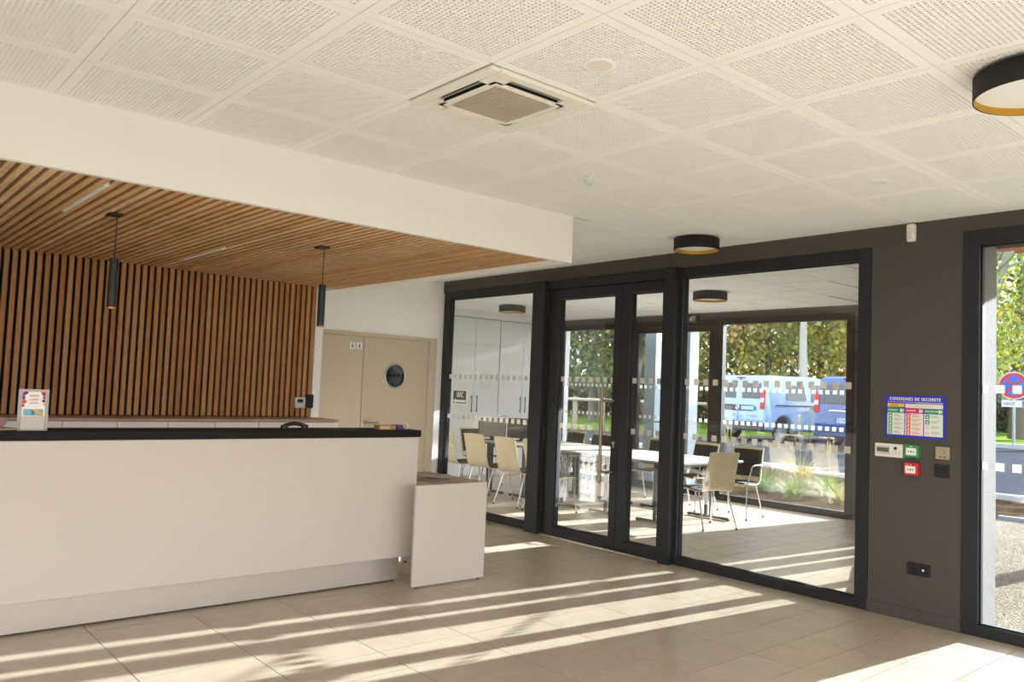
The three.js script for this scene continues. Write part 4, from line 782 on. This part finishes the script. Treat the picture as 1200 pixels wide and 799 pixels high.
// ---------------------------------------------------------------- vans
function van(name, label, pos, turn, o) {
  const t = thing(name, label, 'van', pos, turn);
  const paint = phy({ color: o.color, roughness: 0.35, clearcoat: 0.8, clearcoatRoughness: 0.1 });
  const gl = std({ color: '#4a555a', roughness: 0.08 }), Wd = 0.90;
  // side profile in (z forward, y)
  const s = new THREE.Shape();
  s.moveTo(-2.12, 0.34); s.lineTo(-2.16, 0.62); s.quadraticCurveTo(-2.13, 1.2, -2.06, 1.66); s.quadraticCurveTo(-2.02, 1.8, -1.85, 1.815); s.lineTo(0.2, 1.84); s.quadraticCurveTo(0.62, 1.82, 0.85, 1.66); s.lineTo(1.38, 1.14); s.quadraticCurveTo(1.95, 1.05, 2.08, 0.84); s.quadraticCurveTo(2.16, 0.6, 2.1, 0.34);
  s.lineTo(1.7, 0.30); s.absarc(1.33, 0.33, 0.37, -0.08, Math.PI + 0.08, false); s.lineTo(-0.98, 0.28); s.absarc(-1.35, 0.33, 0.37, -0.13, Math.PI + 0.08, false); s.lineTo(-2.12, 0.34);
  const g = new THREE.ExtrudeGeometry(s, { depth: Wd * 2 - 0.2, bevelEnabled: true, bevelThickness: 0.1, bevelSize: 0.07, bevelOffset: -0.07, bevelSegments: 4, curveSegments: 16 });
  // shape x -> z forward, extrude -> x ; tumblehome above the waist
  const p = g.attributes.position;
  for (let i = 0; i < p.count; i++) { const a = p.getX(i), y = p.getY(i), b = p.getZ(i) - (Wd - 0.1), k = y > 1.05 ? 1 - 0.13 * (y - 1.05) / 0.8 : 1; p.setXYZ(i, -b * k, y, a); }
  g.computeVertexNormals(); part(t, 'body', g, paint);
  const rz = (y) => -2.155 + (y > 0.62 ? 0.105 * ((y - 0.62) / 1.04) ** 1.6 : 0);
  const rear = (x0, x1, y0, y1, dz, r = 0.01) => { const b = bx(x0, x1, y0, y1, -0.012, 0.02, r), q = b.attributes.position; for (let i = 0; i < q.count; i++) q.setZ(i, q.getZ(i) + rz(q.getY(i)) - dz); return b; };
  part(t, 'bumper', [bx(-0.86, 0.86, 0.3, 0.56, -2.24, -2.02, 0.05)], o.bumper || M.darkgrey);
  if (o.doors) {
    part(t, 'door_seam', rear(-0.012, 0.004, 0.6, 1.74, 0.004, 0), M.black);
    for (const [x0, x1] of [[-0.72, -0.1], [0.1, 0.72]]) part(t, 'rear_window', rear(x0, x1, 1.18, 1.6, 0.004), gl);
    part(t, 'handle_bar', rear(-0.52, 0.5, 0.84, 1.0, 0.015, 0.015), M.darkgrey);
    part(t, 'emblem', [new THREE.TorusGeometry(0.055, 0.014, 8, 32).translate(0, 0.92, rz(0.92) - 0.03), new THREE.TorusGeometry(0.026, 0.01, 8, 24).translate(0, 0.92, rz(0.92) - 0.03)], M.chrome);
  } else {
    part(t, 'rear_window', rear(-0.7, 0.7, 1.12, 1.6, 0.004, 0.015), gl);
    part(t, 'tailgate_trim', rear(-0.45, 0.45, 0.93, 0.97, 0.012, 0.01), M.chrome);
    part(t, 'emblem', [rod([-0.06, 0.99, rz(1.02) - 0.02], [0, 1.04, rz(1.02) - 0.02], 0.012, 6), rod([0, 1.04, rz(1.02) - 0.02], [0.06, 0.99, rz(1.02) - 0.02], 0.012, 6)], M.chrome);
  }
  part(t, 'brake_light', bx(-0.14, 0.14, 1.735, 1.765, -2.06, -1.98, 0.01), M.red);
  for (const sx of [-1, 1]) {
    const lamp = part(t, 'tail_lamp', rear(sx > 0 ? 0.74 : -0.88, sx > 0 ? 0.88 : -0.74, 0.9, 1.42, 0.02, 0.03), std({ color: '#b9181f', roughness: 0.15 }));
    part(lamp, 'reversing_lamp', rear(sx > 0 ? 0.755 : -0.865, sx > 0 ? 0.865 : -0.755, 1.08, 1.2, 0.034, 0.02), std({ color: '#e6d3d0', roughness: 0.15 }));
    for (const z of [1.33, -1.35]) {
      const wgeo = new THREE.CylinderGeometry(0.33, 0.33, 0.2, 36); wgeo.rotateZ(Math.PI / 2);
      const wl = part(t, 'wheel', [new THREE.TorusGeometry(0.255, 0.075, 14, 36).rotateY(Math.PI / 2).translate(sx * 0.80, 0.33, z)], M.rubber);
      part(wl, 'hub_cap', [cyl(0, 0, 0, 0.2, 0.2, 0.06, 32).rotateZ(Math.PI / 2).translate(sx * 0.83, 0.33, z), cyl(0, 0, 0, 0.06, 0.05, 0.03, 20).rotateZ(Math.PI / 2).translate(sx * 0.865, 0.33, z)], std({ color: '#a9adb0', roughness: 0.35, metalness: 0.7 }));
    }
    const side = (z0, z1, y0, y1, m, nm, lift = 0.004) => { const sh = new THREE.Shape([[z0, y0], [z1, y0], [z1 - (z1 > 0.6 ? 0.28 : 0.04), y1], [z0 + 0.02, y1]].map((q) => new THREE.Vector2(...q))); const e = new THREE.ExtrudeGeometry(sh, { depth: 0.012, bevelEnabled: false }); const q = e.attributes.position; for (let i = 0; i < q.count; i++) { const y = q.getY(i), k = y > 1.05 ? 1 - 0.13 * (y - 1.05) / 0.8 : 1; q.setXYZ(i, sx * (Wd * k + q.getZ(i) - 0.008 + lift), y, q.getX(i)); } if (sx > 0) { const id = e.toNonIndexed(); } e.computeVertexNormals(); return part(t, nm, e, m); };
    side(-0.1, 0.95, 1.14, 1.62, gl, 'side_window'); if (o.sideGlass) side(-1.75, -0.25, 1.14, 1.62, gl, 'side_window'); else side(-1.2, -0.35, 1.16, 1.58, gl, 'side_window');
    part(t, 'side_rail', bx(sx * 0.895, sx * 0.915, 1.0, 1.03, -1.7, 0.2, 0.004), M.darkgrey);
    part(t, 'door_handle', bx(sx * 0.89, sx * 0.925, 0.94, 0.97, -0.12, 0.06, 0.008), M.darkgrey);
    part(t, 'mirror', bx(sx * 0.92, sx * 1.06, 1.1, 1.3, 0.92, 1.0, 0.03), M.black);
    part(t, 'headlamp', bx(sx * 0.55, sx * 0.86, 0.78, 0.98, 1.86, 2.04, 0.04), M.diffuser);
  }
  const ws = new THREE.PlaneGeometry(1.42, 0.7); ws.rotateX(-0.78); ws.translate(0, 1.41, 1.13); part(t, 'windscreen', ws, gl);
  const flip = (m) => { m.rotation.y = Math.PI; };
  if (o.plate) board(t, 'number_plate', 0.52, 0.11, 0.012, canvasTex(260, 56, (c) => { c.fillStyle = o.plateColor; c.fillRect(0, 0, 260, 56); c.fillStyle = '#3553a8'; c.fillRect(0, 0, 24, 56); c.fillRect(236, 0, 24, 56); c.fillStyle = o.plateInk; c.font = 'bold 44px sans-serif'; c.textAlign = 'center'; c.fillText(o.plate, 130, 44); }), (m) => { flip(m); m.position.set(o.plateX, o.plateY, rz(o.plateY) - 0.03); });
  if (o.text) board(t, 'lettering', 0.95, 0.1, 0.002, canvasTex(512, 54, (c) => { c.fillStyle = o.color; c.fillRect(0, 0, 512, 54); c.fillStyle = '#3f4f9a'; c.font = '34px sans-serif'; c.fillText(o.text, 4, 38); c.fillStyle = '#c43a3f'; c.font = 'bold 34px sans-serif'; c.fillText('CEPA', 410, 38); }), (m) => { flip(m); m.position.set(-0.2, 0.70, rz(0.7) - 0.006); });
  return t;
}
van('delivery_van', 'pale blue delivery van with barn doors parked outside the far window', [-12.74, hgt(-12.74, -21.54), -21.54], Math.atan2(0.105, -0.994), { color: '#94b4d8', doors: true, plate: 'CR-629-TJ', plateColor: '#6fb6e6', plateInk: '#f2f6fa', plateX: -0.34, plateY: 0.92, text: 'www.rea-agil.org' });
van('passenger_van', 'dark blue van with wide tailgate window parked right of the pale van', [-9.48, hgt(-9.48, -21.19), -21.19], Math.atan2(0.105, -0.994), { color: '#2c4f86', doors: false, sideGlass: true, bumper: std({ color: '#2b4268', roughness: 0.5 }), plate: 'FJ-561-GP', plateColor: '#aebfdf', plateInk: '#33406a', plateX: 0, plateY: 0.72 });
// ---------------------------------------------------------------- plants
const leafShape = (() => { const g = new THREE.BufferGeometry(); g.setAttribute('position', new THREE.Float32BufferAttribute([0, 0, 0, 0.5, 0.42, 0.06, 0, 1, 0, -0.5, 0.42, 0.06, 0, 0.45, -0.05], 3)); g.setAttribute('uv', new THREE.Float32BufferAttribute([0.5, 0, 1, 0.4, 0.5, 1, 0, 0.4, 0.5, 0.45], 2)); g.setIndex([0, 1, 4, 1, 2, 4, 2, 3, 4, 3, 0, 4]); g.computeVertexNormals(); return g; })();
const leafMat = phy({ color: '#ffffff', roughness: 0.8, transmission: 0.35, thickness: 0, side: THREE.DoubleSide });
const bark = std({ color: '#6d655a', roughness: 0.95, bumpMap: gravelTex, bumpScale: 0.01 }), barkPale = std({ color: '#b4b4ae', roughness: 0.9, bumpMap: gravelTex, bumpScale: 0.008 });
const palettes = {
  autumn: ['#7f8a4a', '#8e9a52', '#a9a455', '#c2b050', '#6a7840', '#b48f50', '#848f55', '#98a068'], yellow: ['#cdb548', '#dcc65a', '#aaa84c', '#8f9850', '#c9a04c', '#e0cf70'], green: ['#3f5526', '#4d632c', '#5c7233', '#38491f', '#6a7a38'], bright: ['#8fa03a', '#a7b045', '#74873a', '#c3b64a', '#667a34'],
};
function tree(name, label, group, x, z, h, r, base, pal, n, o = {}) {
  const t = thing(name, label, 'tree', [x, hgt(x, z), z], 0, group);
  const lean = o.lean || [rr(-0.5, 0.5), rr(-0.5, 0.5)], tr = o.tr || 0.16;
  const trunkPts = []; for (let k = 0; k <= 6; k++) { const s = k / 6; trunkPts.push([lean[0] * s * s * 1.2 + rr(-0.05, 0.05), s * h * 0.85, lean[1] * s * s * 1.2 + rr(-0.05, 0.05)]); }
  const tg = tube(trunkPts, tr, 24, 10); { const p = tg.attributes.position, c = new THREE.CatmullRomCurve3(trunkPts.map((q) => V(...q)), false, 'catmullrom', 0.3); for (let i = 0; i < p.count; i++) { const s = Math.min(1, Math.max(0, p.getY(i) / (h * 0.85))), q = c.getPoint(s), k = 1.15 - 0.85 * s; p.setX(i, q.x + (p.getX(i) - q.x) * k); p.setZ(i, q.z + (p.getZ(i) - q.z) * k); } tg.computeVertexNormals(); }
  part(t, 'trunk', tg, o.bark || bark);
  const cx = lean[0] * 0.5, cz = lean[1] * 0.5, br = [], tips = [];
  for (let k = 0; k < 14; k++) { const a = k * 2.4 + rnd(), y0 = base * 0.8 + (h * 0.75 - base * 0.8) * rnd(), l = r * rr(0.5, 0.95), y1 = y0 + l * rr(0.2, 0.8); const e = [cx + Math.cos(a) * l, y1, cz + Math.sin(a) * l]; br.push(tube([[lean[0] * (y0 / h) ** 2 * 1.2, y0, lean[1] * (y0 / h) ** 2 * 1.2], [cx + Math.cos(a) * l * 0.5, y0 + (y1 - y0) * 0.35, cz + Math.sin(a) * l * 0.5], e], tr * 0.25, 8, 5)); tips.push(e); }
  part(t, 'branches', br, o.bark || bark);
  const im = new THREE.InstancedMesh(leafShape, leafMat, n), m = new THREE.Matrix4(), q = new THREE.Quaternion(), e = new THREE.Euler(), col = new THREE.Color();
  const blobs = []; for (let k = 0; k < (o.blobs || 26); k++) { let a = rnd() * 7, s = Math.sqrt(rnd()), yy = rnd(); const w = Math.sin(Math.PI * Math.min(1, 0.12 + 0.8 * yy)) ** 0.6; blobs.push([cx + Math.cos(a) * s * r * w, base + (h - base) * yy, cz + Math.sin(a) * s * r * w, r * rr(0.22, 0.42), Math.floor(rnd() * pal.length)]); }
  for (let k = 0; k < n; k++) {
    const b = blobs[Math.floor(rnd() * blobs.length)], u = rnd() * 2 - 1, a = rnd() * 6.2832, w = Math.sqrt(1 - u * u), d = b[3] * (0.35 + 0.65 * Math.cbrt(rnd()));
    e.set(rnd() * 6.3, rnd() * 6.3, rnd() * 6.3); q.setFromEuler(e); const s = rr(0.10, 0.2) * (o.leaf || 1);
    m.compose(V(b[0] + Math.cos(a) * w * d, b[1] + u * d * 0.8, b[2] + Math.sin(a) * w * d), q, V(s * 0.75, s, s)); im.setMatrixAt(k, m);
    col.set(pal[rnd() < 0.55 ? b[4] : Math.floor(rnd() * pal.length)]).multiplyScalar(rr(0.85, 1.4)); im.setColorAt(k, col);
  }
  im.name = 'foliage'; im.userData.kind = 'stuff'; shadows(im); t.add(im); return t;
}
const G1 = 'autumn trees behind the car park';
[[-29.1, -27.6, 'green'], [-23.5, -24.6, 'green'], [-26.1, -28.0, 'autumn'], [-22.4, -26.8, 'autumn'], [-26.6, -33.7, 'green'], [-20.2, -28.4, 'autumn'], [-22.4, -32.4, 'autumn'], [-18.6, -30.1, 'autumn'], [-22.3, -37.1, 'green'], [-18.3, -33.5, 'yellow'], [-19.6, -37.1, 'autumn'], [-15.9, -33.2, 'yellow'], [-17.2, -40.5, 'green'], [-32.5, -30.5, 'green']].forEach(([x, z, p]) =>
  tree('autumn_tree', 'leafy tree in the belt of trees behind the parked vans and lawn', G1, x, z, rr(9, 12), rr(3.4, 4.4), rr(0.9, 2.0), palettes[p], 7000, { blobs: 34, leaf: 1.35 }));
tree('pale_trunk_tree', 'tree with a straight pale trunk rising above the gap between the vans', null, -15.8, -27.8, 10, 3.0, 5.2, palettes.yellow, 3500, { lean: [0.05, 0.05], tr: 0.17, bark: barkPale, leaf: 1.3 });
tree('leaning_tree', 'tree with a pale slanting trunk in the right window', null, -11.2, -31.6, 11, 3.6, 3.2, palettes.bright, 5200, { lean: [1.6, 0.4], tr: 0.22, bark: barkPale, leaf: 1.2 });
tree('roadside_tree', 'tree with a dark upright trunk behind the road sign', null, -11.3, -36.0, 10, 3.8, 2.9, palettes.bright, 5200, { lean: [0.1, 0.1], tr: 0.3, leaf: 1.2 });
tree('roadside_tree', 'bushy tree far back in the right window, in front of the ochre house', null, -15.4, -44.2, 9, 4.2, 2.0, palettes.autumn, 6000, { leaf: 1.4 });
tree('roadside_tree', 'tall slim tree by the road right of the photo, shading the cupboards', null, -7.5, -31, 12, 2.4, 4.4, palettes.autumn, 9000, { lean: [0.1, 0], tr: 0.2, leaf: 1.3, blobs: 40 });
function hedge(label, x0, z0, x1, z1, h, d, n, pal) {
  const l = Math.hypot(x1 - x0, z1 - z0), t = thing('hedge', label, 'hedge', [(x0 + x1) / 2, hgt((x0 + x1) / 2, (z0 + z1) / 2), (z0 + z1) / 2], Math.atan2(-(z1 - z0), x1 - x0));
  const im = new THREE.InstancedMesh(leafShape, leafMat, n), m = new THREE.Matrix4(), q = new THREE.Quaternion(), e = new THREE.Euler(), col = new THREE.Color();
  for (let k = 0; k < n; k++) { e.set(rnd() * 6.3, rnd() * 6.3, rnd() * 6.3); q.setFromEuler(e); const s = rr(0.18, 0.34), x = rr(-l / 2, l / 2); m.compose(V(x, rr(0, h) * (0.85 + 0.15 * Math.sin(x * 1.7)), rr(-d / 2, d / 2)), q, V(s, s, s)); im.setMatrixAt(k, m); col.set(pal[Math.floor(rnd() * pal.length)]).multiplyScalar(rr(0.6, 1.1)); im.setColorAt(k, col); }
  im.name = 'foliage'; im.userData.kind = 'stuff'; shadows(im); t.add(im);
  part(t, 'stems', bx(-l / 2, l / 2, 0, h * 0.75, -d * 0.18, d * 0.18), std({ color: '#3a3a24', roughness: 1 }));
}
hedge('dark hedge behind the lawn and rail fence', -37, -25, -16.5, -44, 2.6, 2.4, 14000, palettes.green);
hedge('low hedge along the far edge of the lawn in the right window', -16, -47, -2, -50, 1.5, 1.6, 5000, palettes.green);
// ornamental grass
const bladeMats = ['#87954a', '#a39c58', '#6f8342', '#b0a468'].map((c) => phy({ color: c, roughness: 0.8, transmission: 0.25, thickness: 0, side: THREE.DoubleSide }));
function clump(x, z, h, n, m, plume) {
  const t = thing('ornamental_grass', 'clump of ornamental grass in the bed outside the far window', 'grass clump', [x, hgt(x, z) + 0.02, z], 0, 'ornamental grasses in the planting bed');
  const pos = [], idx = [];
  for (let k = 0; k < n; k++) {
    const a = rnd() * 6.283, sp = rr(0.35, 1.7), l = h * rr(0.5, 1.1), w = rr(0.003, 0.006), b = pos.length / 3, px = Math.cos(a + 1.57) * w, pz = Math.sin(a + 1.57) * w, r0 = rr(0, 0.14);
    for (let i = 0; i <= 4; i++) { const s = i / 4, d = r0 + l * sp * s * s, y = l * (s - 0.5 * Math.min(sp, 1.3) * s * s), k2 = 1 - 0.9 * s; pos.push(Math.cos(a) * d + px * k2, y, Math.sin(a) * d + pz * k2, Math.cos(a) * d - px * k2, y, Math.sin(a) * d - pz * k2); }
    for (let i = 0; i < 4; i++) { const q = b + i * 2; idx.push(q, q + 1, q + 2, q + 1, q + 3, q + 2); }
  }
  const g = new THREE.BufferGeometry(); g.setAttribute('position', new THREE.Float32BufferAttribute(pos, 3)); g.setAttribute('uv', new THREE.Float32BufferAttribute(new Float32Array(pos.length / 3 * 2), 2)); g.setIndex(idx); g.computeVertexNormals();
  stuffPart(t, 'blades', g, bladeMats[m]);
  if (plume) { const pl = []; for (let k = 0; k < plume; k++) { const a = rnd() * 6.28, d = rr(0.05, 0.3), y = h * rr(1.1, 1.5); pl.push(rod([0, 0, 0], [Math.cos(a) * d, y, Math.sin(a) * d], 0.003, 4)); const e = new THREE.SphereGeometry(1, 6, 8); e.scale(0.014, 0.1, 0.014); e.translate(Math.cos(a) * d, y, Math.sin(a) * d); pl.push(e); } stuffPart(t, 'seed_heads', pl, bladeMats[3]); }
}
[[-6.75, -11.6, 0.52, 330, 0, 0], [-6.05, -11.75, 0.45, 260, 1, 0], [-7.45, -11.95, 0.6, 320, 2, 0], [-6.6, -12.5, 0.6, 300, 0, 2], [-8.15, -12.0, 0.5, 240, 1, 0], [-8.7, -12.7, 0.6, 240, 3, 4], [-5.75, -12.75, 0.7, 280, 2, 0], [-7.5, -13.2, 0.85, 260, 3, 5], [-5.2, -12.2, 0.45, 200, 1, 0], [-9.6, -12.4, 0.55, 220, 1, 3], [-10.5, -13.0, 0.6, 200, 2, 0], [-5.0, -13.8, 0.42, 160, 1, 0], [-4.1, -14.0, 0.38, 150, 3, 0], [-3.2, -13.6, 0.32, 130, 1, 0]].forEach((a) => clump(...a));

renderer.render(scene, camera);
